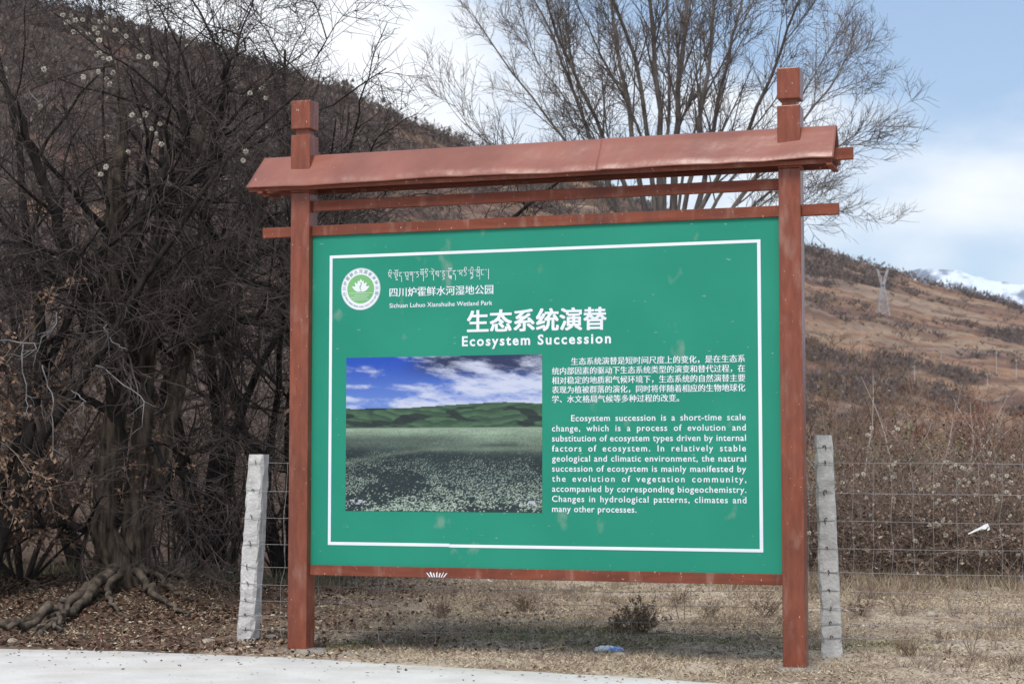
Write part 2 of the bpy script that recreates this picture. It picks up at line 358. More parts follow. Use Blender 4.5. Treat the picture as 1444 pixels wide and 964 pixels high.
ts = np.concatenate([np.linspace(0, 1, 230), np.linspace(1.03, 1.35, 8)])
U, T = np.meshgrid(us, ts)
hx, hy, hz = hill(U, T); hz[0] = -3
me = new_mesh('hillside', np.stack([hx, hy, hz], -1).reshape(-1, 3), [grid_faces(len(us), len(ts))], True)
u, t = U.ravel(), T.ravel(); sa = scrub_amount(u, t)[:, None]
tanh = np.array([0.26, 0.162, 0.108]); rust = np.array([0.160, 0.096, 0.076]); dark = np.array([0.070, 0.056, 0.056])
q = fbm(u*12, t*34+fbm(u*9, t*3, 90, 3)*8, 95, 4)[:, None]; C = tanh*(1-smooth(.4, .62, q))+rust*smooth(.4, .62, q)
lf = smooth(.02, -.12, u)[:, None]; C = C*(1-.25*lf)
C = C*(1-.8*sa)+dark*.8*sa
fine = fbm(u*70, t*90, 98, 4)[:, None]; C = C*(.72+.56*fine)
pale = smooth(.56, .66, fbm(u*9+3, t*70+fbm(u*9, t*3, 90, 3)*20, 97, 3))[:, None]*(1-sa)*(1-lf); C = C*(1-.35*pale)+np.array([.36, .30, .23])*.35*pale
set_tint(me, C)
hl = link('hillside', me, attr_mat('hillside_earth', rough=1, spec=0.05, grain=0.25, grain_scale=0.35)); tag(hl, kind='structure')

# shrubs that dot the hillside, one mass
def clump_template(n, seed):
    r = np.random.default_rng(seed); c = r.normal(0, .36, (n, 3)); c[:, 2] = np.abs(c[:, 2])*1.1
    d = r.normal(0, .11, (n, 2, 3)); d[:, :, 2] += np.array([.34, .06])
    return np.stack([c, c+d[:, 0], c+d[:, 1]], 1)          # (n,3,3)
temps = [clump_template(30, s_) for s_ in range(6)]
mb = MB()
def scatter_scrub(n, ulo, uhi, tlo, thi, smin, smax, force=None):
    uu = rng.uniform(ulo, uhi, n); tt = rng.uniform(tlo, thi, n)
    keep = rng.uniform(0, 1, n) < (scrub_amount(uu, tt) if force is None else force)
    uu, tt = uu[keep], tt[keep]; X, Y, Z = hill(uu, tt)
    S = rng.uniform(smin, smax, len(uu))*(Y/500)**.5
    for i, tp in enumerate(temps):
        s_ = slice(i, None, len(temps))
        p = np.stack([X[s_], Y[s_], Z[s_]], 1)
        mb.tris(p[:, None, None]+tp[None]*S[s_][:, None, None, None]*np.array([1.3, 1.3, 1.0]))
scatter_scrub(9000, -.33, .02, .0, 1.0, 1.3, 3.4)
scatter_scrub(9000, .0, .34, .0, 1.0, 1.6, 4.0)
scatter_scrub(500, -.33, .34, .985, 1.0, 1.6, 3.6, force=.8)
scatter_scrub(5200, -.33, .34, .05, 1.0, .6, 1.7, force=.5)
mb.build('hillside_scrub', M_scrub, kind='stuff')

MR = np.array([(1000, 500), (1180, 420), (1230, 388), (1257, 379), (1293, 375), (1325, 376), (1350, 372), (1378, 384), (1405, 391), (1444, 396), (1560, 402), (1700, 385), (1900, 410), (2200, 450), (2800, 600)], float)
us = np.linspace(.12, .82, 420); ts = np.linspace(0, 1.15, 120); U, T = np.meshgrid(us, ts)
py = np.interp(722+F*U, MR[:, 0], MR[:, 1]); D = 9000.0
zr = (646.5-py)/F*D+(fbm(U*60, U*0, 7, 4)-.5)*50
y = D*(0.62+.38*T); hgt = np.where(T <= 1, T**1.15, 1-(T-1)*2)
rg = fbm(U*40+T*2, T*4, 61, 5); z = zr*hgt+(np.abs(rg-.5)*-1.0+.1)*260*smooth(1.0, .8, T)*smooth(0, .2, T)
me = new_mesh('snow_mountain', np.stack([U*y, y, z-20], -1).reshape(-1, 3), [grid_faces(len(us), len(ts))], True)
u, t = U.ravel(), T.ravel(); snow = smooth(.42, .66, fbm(u*90, t*18, 63, 5, .68)*1.15-.20+(t-.6)*.5+smooth(.222, .25, u)*.20-.15)[:, None]
C = np.array([.13, .155, .215])*(1-snow)+np.array([.62, .69, .80])*snow  # the blue of distant haze is put into the rock and snow colours
set_tint(me, C); mt = link('snow_mountain', me, attr_mat('haze_tinted_snow_and_rock', rough=.9, spec=.1, grain=.15, grain_scale=.01)); tag(mt, kind='structure')

def hill_at(px, py):
    """the point of the hillside seen at this pixel"""
    u_ = (px-722)/F; lo, hi = 0.0, 1.0
    for _ in range(30):
        m_ = (lo+hi)/2; X, Y, Z = hill(u_, m_)
        if 646.5-(Z-EYE)/Y*F > py: lo = m_
        else: hi = m_
    return Vector((float(X), float(Y), float(Z)))
# lattice pylon
p = hill_at(1247, 446); Hh = 68/F*p.y
t_ = thing('transmission_tower', 'grey steel lattice power pylon with forked top standing on the far hillside', 'pylon', p)
def strut(mb, a, b, r): mb.tube(np.array([[a, b]]), np.array([[r, r]]), 4)
mb = MB(); r_ = .15; lv = np.array([0, .12, .24, .35, .45, .54, .62]); wd = np.interp(lv, [0, .62], [.115, .035])*Hh
for i in range(len(lv)-1):
    c = [[(sx*wd[j], sy*wd[j], lv[j]*Hh) for sx, sy in ((-1, -1), (1, -1), (1, 1), (-1, 1))] for j in (i, i+1)]
    for q_ in range(4):
        strut(mb, c[0][q_], c[1][q_], r_); strut(mb, c[0][q_], c[1][(q_+1) % 4], r_*.7); strut(mb, c[0][(q_+1) % 4], c[1][q_], r_*.7); strut(mb, c[1][q_], c[1][(q_+1) % 4], r_*.7)
mb.build('lattice_body', M_galv, t_)
for s_ in (-1, 1):
    mb = MB(); x0 = wd[-1]
    pts = [(s_*x0*.9, .62), (s_*x0*2.0, .80), (s_*x0*3.6, 1.0)]
    ins = [(0, .66), (s_*x0*1.0, .82), (s_*x0*2.7, .985)]
    for i in range(2):
        for yy in (-.4, .4):
            strut(mb, (pts[i][0], yy, pts[i][1]*Hh), (pts[i+1][0], yy, pts[i+1][1]*Hh), r_); strut(mb, (ins[i][0], yy, ins[i][1]*Hh), (ins[i+1][0], yy, ins[i+1][1]*Hh), r_*.8)
            strut(mb, (pts[i][0], yy, pts[i][1]*Hh), (ins[i+1][0], yy, ins[i+1][1]*Hh), r_*.7); strut(mb, (ins[i][0], yy, ins[i][1]*Hh), (pts[i+1][0], yy, pts[i+1][1]*Hh), r_*.7)
    mb.build('fork_arm', M_galv, t_)
mb = MB(); strut(mb, (-wd[-1]*3.4, 0, .93*Hh), (wd[-1]*3.4, 0, .93*Hh), r_*.8); mb.build('cross_arm', M_galv, t_)
# utility poles
for i, (px, py, h_, lab) in enumerate([(1215, 511, 36, 'pale utility pole above the brown bushes beside the sign, nearest below the pylon'), (1290, 541, 26, 'short pale utility pole low on the hillside right of the bushes by the sign'),
        (1328, 517, 22, 'thin pale utility pole in the middle of the terraced slope'), (1406, 528, 34, 'pale utility pole near the right end of the slope, left of a shorter one'), (1434, 532, 26, 'shorter pale utility pole at the right edge of the slope'), (1393, 548, 22, 'lowest pale utility pole just above the red-brown bushes')]):
    p = hill_at(px, py); Hh = h_/F*p.y
    t_ = thing('utility_pole', lab, 'utility pole', p, group='utility poles on the hillside')
    mb = MB(); mb.tube(np.array([[(0, 0, 0), (0, 0, Hh)]]), np.array([[.17, .12]]), 6); mb.build('pole_shaft', M_pole, t_)
    mb = MB(); mb.box(-.8, .8, -.08, .08, Hh*.90, Hh*.90+.13); mb.build('crossarm', M_pole, t_)

# ------------------------------------------------------------------ branching
def nrm(v): return v/(np.linalg.norm(v, axis=-1, keepdims=True)+1e-9)
def grow(S, D, L, R0, tip, K, wander, up):
    n = len(S); P = np.empty((n, K, 3)); P[:, 0] = S; d = nrm(D).copy(); st = (L/(K-1))[:, None]
    for k in range(1, K):
        d = nrm(d+rng.normal(0, wander, (n, 3))+np.array([0, 0, up])); P[:, k] = P[:, k-1]+d*st
    R = R0[:, None]*np.linspace(1, tip, K)[None]
    return P, R
def spawn(P, R, per, t0, t1, ang, L, rf, K=4, wander=.15, up=.05, tip=.35, rmin=.002, taper_len=.5):
    n, k, _ = P.shape; t = rng.uniform(t0, t1, (n, per)).ravel(); i = np.repeat(np.arange(n), per)
    f = t*(k-1); a = np.minimum(f.astype(int), k-2); fr = (f-a)[:, None]
    S = P[i, a]*(1-fr)+P[i, a+1]*fr; tg = nrm(P[i, a+1]-P[i, a]); r = R[i, a]*(1-fr[:, 0])+R[i, a+1]*fr[:, 0]
    rnd = nrm(rng.normal(0, 1, (len(i), 3))); perp = nrm(rnd-tg*np.sum(rnd*tg, 1, keepdims=True))
    an = np.radians(rng.normal(ang, ang*.25, len(i)))[:, None]
    D = tg*np.cos(an)+perp*np.sin(an)
    LL = L*rng.uniform(.55, 1.25, len(i))*(1-taper_len*t)
    return grow(S, D, LL, np.maximum(r*rf, rmin), tip, K, wander, up)
def resample(pts, K, wob=0.0):
    pts = np.array([tuple(p) for p in pts], float); m = len(pts)
    tt = np.linspace(0, m-1, K); out = np.empty((K, 3))
    for j, t in enumerate(tt):                       # Catmull-Rom
        i = min(int(t), m-2); f = t-i; p0, p1, p2, p3 = pts[max(i-1, 0)], pts[i], pts[i+1], pts[min(i+2, m-1)]
        out[j] = .5*((2*p1)+(-p0+p2)*f+(2*p0-5*p1+4*p2-p3)*f*f+(-p0+3*p1-3*p2+p3)*f**3)
    if wob: out[1:-1] += rng.normal(0, wob, (K-2, 3))
    return out
def seed_mesh():
    r = np.random.default_rng(3); mb = MB(); n = 60
    d = nrm(r.normal(0, 1, (n, 3))); w = nrm(np.cross(d, r.normal(0, 1, (n, 3))))*.30
    mb.tris(np.stack([d*.35-w, d*.35+w, d*r.uniform(.8, 1.05, (n, 1))], 1))
    m = mb.mesh('seed_head'); m.materials.append(M_seed); return m
SEED = seed_mesh()
def seed_heads(parent, pts, r0, r1):
    for p in pts:
        o = bpy.data.objects.new('seed_head', SEED); COL.objects.link(o); o.parent = parent
        s = random.uniform(r0, r1); o.scale = (s, s, s*random.uniform(.8, 1)); o.location = Vector(tuple(p))-parent.location; o.rotation_euler = (random.random()*6, random.random()*6, 0)
def leaves_on(P, per, size, mb, droop=-.2):
    """small leaf faces along twigs P (N,K,3)"""
    n, k, _ = P.shape; i = np.repeat(np.arange(n), per); f = rng.uniform(.2, 1, len(i))*(k-1); a = np.minimum(f.astype(int), k-2); fr = (f-a)[:, None]
    S = P[i, a]*(1-fr)+P[i, a+1]*fr; d = nrm(rng.normal(0, 1, (len(i), 3))+np.array([0, 0, droop])); w = nrm(np.cross(d, rng.normal(0, 1, (len(i), 3))))
    sz = (size*rng.uniform(.5, 1.3, len(i)))[:, None]
    mb.quads(np.stack([S, S+d*sz*.5+w*sz*.28, S+d*sz, S+d*sz*.5-w*sz*.28], 1))
def local(mb, parent):
    """shift collected world points into the thing's own frame"""
    o = np.array(parent.location); mb.V = [v-o for v in mb.V]; return mb

# ------------------------------------------------------------------ the tall bare tree behind the sign
def tall_tree():
    base = at(938, 700, 31); base.z = 0
    t_ = thing('tall_bare_tree', 'tall leafless grey tree with a wide fan-shaped crown rising behind the sign', 'tree', base)
    fork = at(938, 400, 31)
    trunk = resample([base, at(935, 560, 31), fork, at(944, 330, 31)], 10, .02)
    mb = MB(); mb.tube(trunk, np.linspace(.26, .13, 10), 10); local(mb, t_).build('trunk', M_greybark, t_, True)
    # limbs: (start pixel, pixels on the way, radius in m, depth shift at the end)
    limbs = [((930, 470), (905, 330), (850, 190), (790, 60), (745, -70), .10, -1.5), ((935, 440), (895, 340), (820, 230), (730, 110), (665, 20), .075, 1.2), ((935, 480), (870, 370), (790, 300), (715, 225), (655, 175), .06, -.8),
             ((940, 420), (908, 290), (880, 120), (860, -20), (850, -180), .11, 1.8), ((940, 420), (930, 290), (928, 130), (915, -30), (905, -200), .13, -1.6), ((944, 400), (948, 290), (955, 150), (968, 0), (975, -200), .15, .6),
             ((946, 410), (985, 290), (1010, 160), (1040, 20), (1070, -150), .11, 1.7), ((946, 420), (985, 300), (1060, 170), (1110, 50), (1150, -60), .095, -1.8), ((948, 440), (1010, 330), (1090, 220), (1165, 130), (1205, 60), .08, .9),
             ((946, 440), (1010, 340), (1085, 270), (1150, 225), (1195, 200), .055, -1.0), ((945, 460), (1010, 380), (1080, 320), (1140, 290), (1185, 290), .04, 1.0), ((944, 420), (960, 280), (990, 150), (1050, 30), (1110, -90), .06, .5), ((938, 420), (925, 290), (900, 180), (850, 80), (800, -20), .06, -1.2), ((942, 400), (938, 240), (945, 90), (935, -60), (940, -210), .07, 2.4), ((938, 440), (880, 320), (840, 200), (790, 130), (735, 60), .05, 1.9), ((940, 440), (870, 300), (815, 150), (770, 30), (720, -60), .08, .2),
             ((940, 400), (975, 250), (1000, 80), (1010, -60), (1015, -210), .09, -.9), ((944, 450), (1000, 300), (1050, 230), (1120, 150), (1190, 30), .07, 2.2), ((940, 410), (915, 220), (890, 60), (820, -90), (800, -190), .09, -2.4)]
    P, R = [], []
    for l in limbs:
        n_ = 5; pts = [at(px, py, 31+l[6]*(j/(n_-1))**1.3*1.3) for j, (px, py) in enumerate(l[:5])]
        P.append(resample(pts, 14, .018)); R.append(l[5]*.6*np.linspace(1, .16, 14))
    P, R = np.array(P), np.array(R)
    for p_, r_ in zip(P, R):
        mb = MB(); mb.tube(p_, r_, 7); local(mb, t_).build('limb', M_greybark, t_, True)
    a = spawn(P, R, 10, .28, .97, 25, 2.1, .5, 7, .04, .05, .3, .007)
    b = spawn(*a, 8, .15, 1, 36, 1.0, .6, 5, .10, .06, .35, .0050)
    b0 = spawn(P, R, 16, .40, 1, 40, 1.2, .3, 5, .09, .07, .35, .0055)
    b = (np.concatenate([b[0], b0[0]]), np.concatenate([b[1], b0[1]]))
    c = spawn(*b, 7, .1, 1, 40, .45, .7, 4, .14, .05, .5, .0042)
    mb = MB(); mb.tube(*a, 5); local(mb, t_).build('branches', M_greybark, t_, True, kind='stuff')
    mb = MB(); mb.tube(*b, 3); mb.tube(*c, 3); local(mb, t_).build('twigs', M_greytwig, t_, kind='stuff')
tall_tree()

# ------------------------------------------------------------------ the old tree on the left
def pixpath(pts, d0, d1):
    m = len(pts)-1
    return [at(px, py, d0+(d1-d0)*i/m) for i, (px, py) in enumerate(pts)]
def old_tree():
    base = Vector((TX, TY, float(ground_z(TX, TY))))
    t_ = thing('old_tree', 'old dark leafless tree with forked trunk and bare roots left of the sign', 'tree', base)
    stems = [(pixpath([(176, 850), (164, 790), (146, 735), (148, 660), (163, 560), (166, 470), (160, 400), (155, 330), (165, 260), (172, 170), (155, 70), (128, -40)], TY, TY-.2), (.235, .145, .12, .11, .105, .10, .10, .095, .09, .055, .03, .012)),
             (pixpath([(192, 850), (186, 790), (184, 720), (195, 640), (203, 560), (207, 480), (216, 400), (226, 330), (245, 262), (275, 208), (304, 140), (308, 95), (330, 20)], TY+.1, TY+.6), (.17, .12, .10, .095, .09, .085, .08, .075, .075, .05, .03, .018, .008)),
             (pixpath([(205, 845), (202, 780), (215, 690), (240, 590), (256, 510), (290, 450), (318, 388), (340, 335), (366, 283), (395, 215), (420, 130), (470, 40)], TY+.2, TY+1.2), (.13, .085, .075, .08, .09, .10, .095, .085, .07, .045, .022, .008)),
             (pixpath([(178, 560), (186, 500), (190, 430), (186, 390), (196, 330), (230, 250), (262, 190), (250, 100), (262, 10)], TY+.1, TY-.9), (.075, .07, .065, .06, .055, .05, .04, .03, .015)),
             (pixpath([(238, 300), (262, 262), (299, 229), (304, 186), (319, 139), (322, 96), (360, 40)], TY+.3, TY-.6), (.055, .055, .05, .045, .04, .035, .015)),
             (pixpath([(170, 620), (150, 520), (120, 430), (90, 330), (50, 240), (20, 140), (-20, 40)], TY, TY-1.3), (.08, .07, .065, .055, .045, .035, .02))]
    P = []; R = []
    for pts, rr in stems:
        P.append(resample(pts, 24, .022)); R.append(np.interp(np.linspace(0, 1, 24), np.linspace(0, 1, len(rr)), rr)*(1-.85*smooth(.72, 1, np.linspace(0, 1, 24))))
    for i, (p_, r_) in enumerate(zip(P, R)):
        mb = MB(); mb.tube(p_, r_, 12); local(mb, t_).build('trunk' if i < 3 else 'limb', M_trunk if i < 3 else M_bark, t_, True)
    P, R = np.array(P), np.array(R)
    # limbs seen low on the trunk
    low = [([(158, 742), (138, 745), (110, 745), (75, 742), (50, 720), (35, 640)], .055), ([(170, 500), (130, 470), (100, 420), (60, 380)], .045), ([(262, 500), (300, 475), (350, 450), (400, 420), (450, 400)], .045), ([(255, 520), (250, 460), (265, 410), (280, 380)], .04),
           ([(300, 400), (345, 372), (395, 345), (440, 320)], .05), ([(210, 620), (260, 680), (310, 700), (340, 760)], .03), ([(318, 390), (290, 398), (250, 390)], .04), ([(215, 690), (270, 640), (330, 620), (400, 640)], .035)]
    LP = []; LR = []
    for pts, r_ in low:
        LP.append(resample(pixpath(pts, TY, TY-random.uniform(-.5, 1.6)), 12, .03)); LR.append(r_*np.linspace(1, .3, 12))
    LP, LR = np.array(LP), np.array(LR)
    for p_, r_ in zip(LP, LR):
        mb = MB(); mb.tube(p_, r_, 7); local(mb, t_).build('limb', M_bark, t_, True)
    # roots over the ground
    roots = [([(160, 842), (115, 856), (60, 872), (10, 880), (-40, 884)], [17.1, 16.5, 15.9, 15.4, 15.2], .052), ([(155, 848), (112, 866), (82, 884), (54, 906)], [16.9, 16.2, 15.5, 14.9], .045), ([(170, 848), (150, 858), (160, 872), (188, 885)], [17.0, 16.6, 16.2, 15.7], .032),
             ([(190, 846), (212, 856), (240, 872), (262, 880)], [17.0, 16.7, 16.2, 15.9], .036), ([(203, 838), (250, 832), (300, 840), (335, 852)], [17.5, 17.8, 17.5, 17.1], .034), ([(92, 878), (82, 892), (80, 908)], [15.8, 15.3, 14.9], .026), ([(70, 880), (30, 886), (-10, 894), (-40, 896)], [15.6, 15.2, 15.0, 14.95], .036), ([(200, 846), (236, 850), (276, 866)], [17.3, 16.9, 16.4], .028), ([(140, 852), (98, 862), (66, 888), (40, 900)], [16.8, 16.3, 15.4, 15.1], .028)]
    for pts, ds, r_ in roots:
        w = [at(px, py, d) for (px, py), d in zip(pts, ds)]
        for j, v in enumerate(w): v.z = float(ground_z(v.x, v.y))+(.18 if j == 0 else .06-.05*(j == len(w)-1))
        pp = resample(w, 16, .018); mb = MB(); mb.tube(pp, r_*np.linspace(1.25, .35, 16)*(.8+.4*fbm(np.linspace(0, 4, 16)+r_*99, np.zeros(16), 3, 2)), 8); local(mb, t_).build('root', M_root, t_, True)
    a = spawn(P[:, 6:], R[:, 6:], 12, .1, 1, 52, 2.0, .42, 7, .16, .0, .25, .008, .35)
    a2 = spawn(LP, LR, 8, .2, 1, 45, 1.1, .55, 6, .17, -.03, .3, .006)
    b = spawn(*a, 10, .1, 1, 50, .95, .5, 5, .18, -.02, .35, .0042); b2 = spawn(a2[0], a2[1], 8, .1, 1, 48, .8, .55, 5, .18, -.07, .35, .0040)
    b = (np.concatenate([b[0], b2[0]]), np.concatenate([b[1], b2[1]]))
    c = spawn(*b, 8, .1, 1, 50, .48, .65, 4, .2, -.03, .5, .0030)
    mb = MB(); mb.tube(*a, 5); mb.tube(*a2, 5); local(mb, t_).build('branches', M_bark, t_, True, kind='stuff')
    mb = MB(); mb.tube(*b, 3); mb.tube(*c, 3); local(mb, t_).build('twigs', M_twig, t_, kind='stuff')
    # bleached dead branches hanging in front
    dead = [[(80, 440), (78, 460), (60, 478), (50, 500)], [(0, 480), (50, 485), (40, 500), (12, 500)], [(135, 515), (170, 540), (200, 560), (200, 590), (186, 612)], [(33, 485), (35, 560), (40, 590)], [(60, 515), (72, 560), (74, 640)], [(40, 125), (55, 145), (70, 130), (62, 140)], [(100, 550), (118, 565), (118, 585)], [(150, 458), (155, 480), (180, 495)]]
    for d_ in dead:
        pp = resample(pixpath(d_, 15.6, 15.3), 12, .012); mb = MB(); mb.tube(pp, .007*np.linspace(1, .35, 12), 5); q_ = spawn(pp[None], np.full((1, 12), .006), 3, .2, 1, 45, .22, .7, 4, .2, 0, .4, .002); mb.tube(*q_, 3)
        local(mb, t_).build('dead_branch', M_deadwood, t_, True)
    # feathery clematis heads tangled in the crown
    pts = [(88, 20), (95, 33), (103, 47), (110, 45), (118, 30), (108, 30), (126, 48), (132, 40), (138, 46), (150, 38), (161, 42), (141, 58), (170, 60), (200, 54), (203, 62), (136, 77), (142, 74), (146, 84), (152, 82), (140, 103), (158, 104), (150, 112), (119, 108), (155, 120), (176, 50), (195, 81), (207, 80), (218, 92), (185, 163), (198, 172), (206, 161), (214, 180), (220, 187), (227, 173), (203, 181), (220, 200), (226, 203), (152, 195), (182, 213), (148, 235), (63, 97), (8, 97), (6, 110), (348, 216), (343, 228), (353, 131), (374, 117), (369, 124), (376, 140), (237, 258), (144, 245), (270, 55), (265, 65), (330, 33), (56, 148), (141, 29), (150, 25), (100, 22)]
    seed_heads(t_, [at(px+random.uniform(-2, 2), py+random.uniform(-2, 2), 16.2+random.uniform(-.6, .8)) for px, py in pts], .022, .034)
    return t_
old_tree()

def wild_tree(name, label, px, Y, height, crown_px, n_stem, seed, lean=0.0, spread=.5, droop=-.01, mt=None, mtw=None, cat='tree', group=None, leaves=0, dens=1.0, L1=1.7, fork=.25, rbase=.09, leafmat=None, leafsize=.05):
    """a many-stemmed leafless tree or tall shrub"""
    global rng
    rng = np.random.default_rng(seed); x0 = (px-722)/F*Y
    base = Vector((x0, Y, float(ground_z(x0, Y))-.03)); t_ = thing(name, label, cat, base, 0, group)
    P, R = [], []
    for i in range(n_stem):
        a = rng.uniform(0, 2*math.pi); sp = spread*rng.uniform(.3, 1)
        d = np.array([math.cos(a)*sp+lean, math.sin(a)*sp*.8, 1.0]); d /= np.linalg.norm(d)
        S = np.array(base)+np.array([math.cos(a), math.sin(a), 0])*.12*rng.uniform(.3, 1)*(n_stem > 1)
        p_, r_ = grow(S[None], d[None], np.array([height*rng.uniform(.75, 1.05)]), np.array([rbase*rng.uniform(.6, 1.1)]), .16, 14, .10, .02)
        P.append(p_[0]); R.append(r_[0])
    P, R = np.array(P), np.array(R)
    for p_, r_ in zip(P, R):
        mb = MB(); mb.tube(p_, r_, 7); local(mb, t_).build('stem', mt or M_bark, t_, True)
    k = max(1, int(7.6*dens))
    a = spawn(P, R, k+2, fork, 1, 48, L1, .45, 6, .15, droop*.5, .25, .006, .4)
    b = spawn(*a, k, .1, 1, 46, L1*.5, .5, 5, .17, droop, .35, .0036)
    c = spawn(*b, max(2, k-2), .1, 1, 46, L1*.26, .7, 4, .19, droop, .5, .0028)
    mb = MB(); mb.tube(*a, 4); mb.tube(*b, 3); mb.tube(*c, 3); local(mb, t_).build('twigs', mtw or M_twig, t_, kind='stuff')
    if leaves:
        mb = MB(); leaves_on(b[0], leaves, leafsize, mb); leaves_on(c[0][::2], max(1, leaves//2), leafsize*.9, mb); local(mb, t_).build('dry_leaves', leafmat or M_dryleaf, t_, kind='stuff')
    return t_, a, b, c
G1 = 'leafless trees tangled together left of the sign'
wild_tree('bare_tree', 'dark leafless tree at the left edge of the photo, leaning over the road', -60, 16.6, 6.2, 0, 5, 101, .10, .45, -.02, group=G1, dens=1.15)
TB = wild_tree('bare_tree', 'dark leafless tree whose crown reaches over the left end of the sign roof', 410, 19.5, 6.2, 0, 7, 102, .04, .50, .0, group=G1, dens=1.25)
wild_tree('bare_tree', 'dark leafless tree standing behind the old forked tree', 120, 20.5, 6.3, 0, 6, 103, .0, .5, -.02, group=G1, dens=1.0, mtw=M_backtwig)
wild_tree('bare_tree', 'dark leafless tree between the old forked tree and the left post of the sign', 300, 20.0, 6.0, 0, 6, 104, .0, .45, -.02, group=G1, dens=1.05, mtw=M_backtwig)
G2 = 'thicket shrubs at the foot of the left trees'
for i, (px, Y, h_, lab, lv) in enumerate([(-70, 17.2, 2.7, 'twiggy shrub with many brown withered leaves at the left edge', 10), (35, 17.9, 3.1, 'twiggy shrub with brown withered leaves left of the old forked tree', 10), (15, 23, 3.0, 'brown thicket shrub far behind the leftmost roots', 0), (240, 22.0, 2.6, 'low brown thicket shrub well behind the old trunk', 0),
        (325, 20.0, 2.2, 'drooping dark thicket shrub behind the left concrete fence post', 0), (395, 21.5, 2.9, 'brown thicket shrub seen between the concrete post and the left post of the sign', 0), (150, 24, 3.2, 'brown thicket shrub at the back of the tangle behind the old trunk', 0), (300, 25, 3.4, 'brown thicket shrub at the very back left of the sign', 0), (520, 24.5, 3.2, 'brown thicket shrub behind the left half of the sign', 0)]):
    dk_ = i == 4
    wild_tree('thicket_shrub', lab, px, Y, h_, 0, 12, 200+i, .0, .85, -.05, cat='shrub', group=G2, leaves=lv, dens=.7, L1=1.15, fork=.12, rbase=.026, mt=M_twig, mtw=M_twig if dk_ else M_twigb)
# the long shoot that rises over the sign roof
rng = np.random.default_rng(7)
for pp_, r0_ in (([(450, 300), (492, 215), (508, 150), (524, 92), (546, 32)], .016), ([(430, 290), (500, 240), (540, 190), (590, 160)], .014), ([(470, 290), (520, 262), (570, 248), (640, 262)], .014), ([(460, 330), (520, 290), (600, 275), (650, 292)], .013)):
    q_ = resample(pixpath(pp_, 19.4, 18.6), 14, .015); mb = MB(); mb.tube(q_, r0_*np.linspace(1, .25, 14), 5)
    a_ = spawn(q_[None], (r0_*np.linspace(1, .25, 14))[None], 16, .25, 1, 42, .42, .6, 5, .12, .03, .4, .0035); mb.tube(*a_, 3); mb.tube(*spawn(*a_, 4, .2, 1, 40, .2, .7, 4, .12, .03, .5, .003), 3)
    local(mb, TB[0]).build('long_shoot', M_bark, TB[0], True)

# ------------------------------------------------------------------ right side: brambles, saplings, willow scrub
def bramble(label, px, Y, w, h, seed, heads):
    global rng
    rng = np.random.default_rng(seed); x0 = (px-722)/F*Y; base = Vector((x0, Y, float(ground_z(x0, Y))-.02))
    t_ = thing('bramble_shrub', label, 'shrub', base, 0, 'brown bramble shrubs behind the fence right of the sign')
    n = 150; S = np.stack([x0+np.clip(rng.normal(0, w*.27, n), -w/2, w/2), Y+rng.normal(0, .38, n), np.full(n, base.z)], 1)
    D = np.stack([(S[:, 0]-x0)*.9+rng.normal(0, .35, n), (S[:, 1]-Y)*.9+rng.normal(-.05, .35, n), np.ones(n)], 1)
    P, R = grow(S, D, h*rng.uniform(.7, 1.6, n), np.full(n, .008), .35, 8, .16, -.11)
    b = spawn(P, R, 6, .15, 1, 50, .6, .7, 5, .2, -.08, .4, .003); c = spawn(*b, 4, .1, 1, 50, .28, .7, 4, .2, -.04, .5, .0025)
    mb = MB(); mb.tube(P, R, 4); mb.tube(*b, 3); mb.tube(*c, 3); local(mb, t_).build('arching_stems', M_twigb, t_, kind='stuff')
    mb = MB(); leaves_on(P[:, 2:], 7, .05, mb); leaves_on(b[0], 3, .042, mb); leaves_on(c[0], 1, .036, mb); local(mb, t_).build('withered_leaves', M_bramble if seed % 2 == 0 or h > 1.4 and seed < 304 else M_bramble2, t_, kind='stuff')
    seed_heads(t_, [at(hx_+random.uniform(-2, 2), hy_+random.uniform(-2, 2), Y-.95+random.uniform(-.25, .3)) for hx_, hy_ in heads], .022, .036)
    return t_
HEADS = [(1349, 655), (1355, 661), (1362, 660), (1371, 663), (1373, 672), (1362, 677), (1353, 676), (1368, 681), (1402, 672), (1410, 677), (1424, 680), (1378, 670), (1300, 688), (1309, 689), (1325, 704), (1330, 710), (1346, 706), (1338, 735), (1320, 738), (1322, 740), (1412, 757), (1418, 756), (1428, 757), (1386, 746), (1410, 748), (1384, 781), (1390, 780), (1309, 795), (1227, 604), (1264, 604), (1258, 654), (1265, 651), (1300, 732), (1342, 660), (1336, 650), (1395, 640), (1430, 645), (1240, 735), (1262, 703), (1290, 760), (1438, 700), (1404, 700), (1376, 700), (1260, 610), (1224, 612), (1335, 812), (1345, 748), (1310, 742)]
BR = [(1150, 22.6, 2.2, 1.15, 'brown bramble shrub just behind the right post of the sign'), (1235, 22.3, 1.7, 0.95, 'brown bramble shrub right of the concrete post, under a thin sapling'), (1330, 22.2, 1.6, 1.30, 'brown bramble shrub with pale fluffy seed heads behind the plastic scrap'), (1430, 22.0, 1.8, 1.45, 'brown bramble shrub with pale seed heads at the right edge'), (1540, 22.3, 2.2, 1.5, 'brown bramble shrub beyond the right edge'),
      (1195, 24.6, 2.0, 2.0, 'taller bramble shrub in the second row behind the concrete post'), (1290, 25.4, 1.9, 1.75, 'bramble shrub in the second row, left of the green bush'), (1395, 24.6, 2.1, 1.85, 'tall bramble shrub in the second row near the right edge'), (1060, 24.0, 2.6, 1.4, 'brown bramble shrub hidden behind the text side of the sign')]
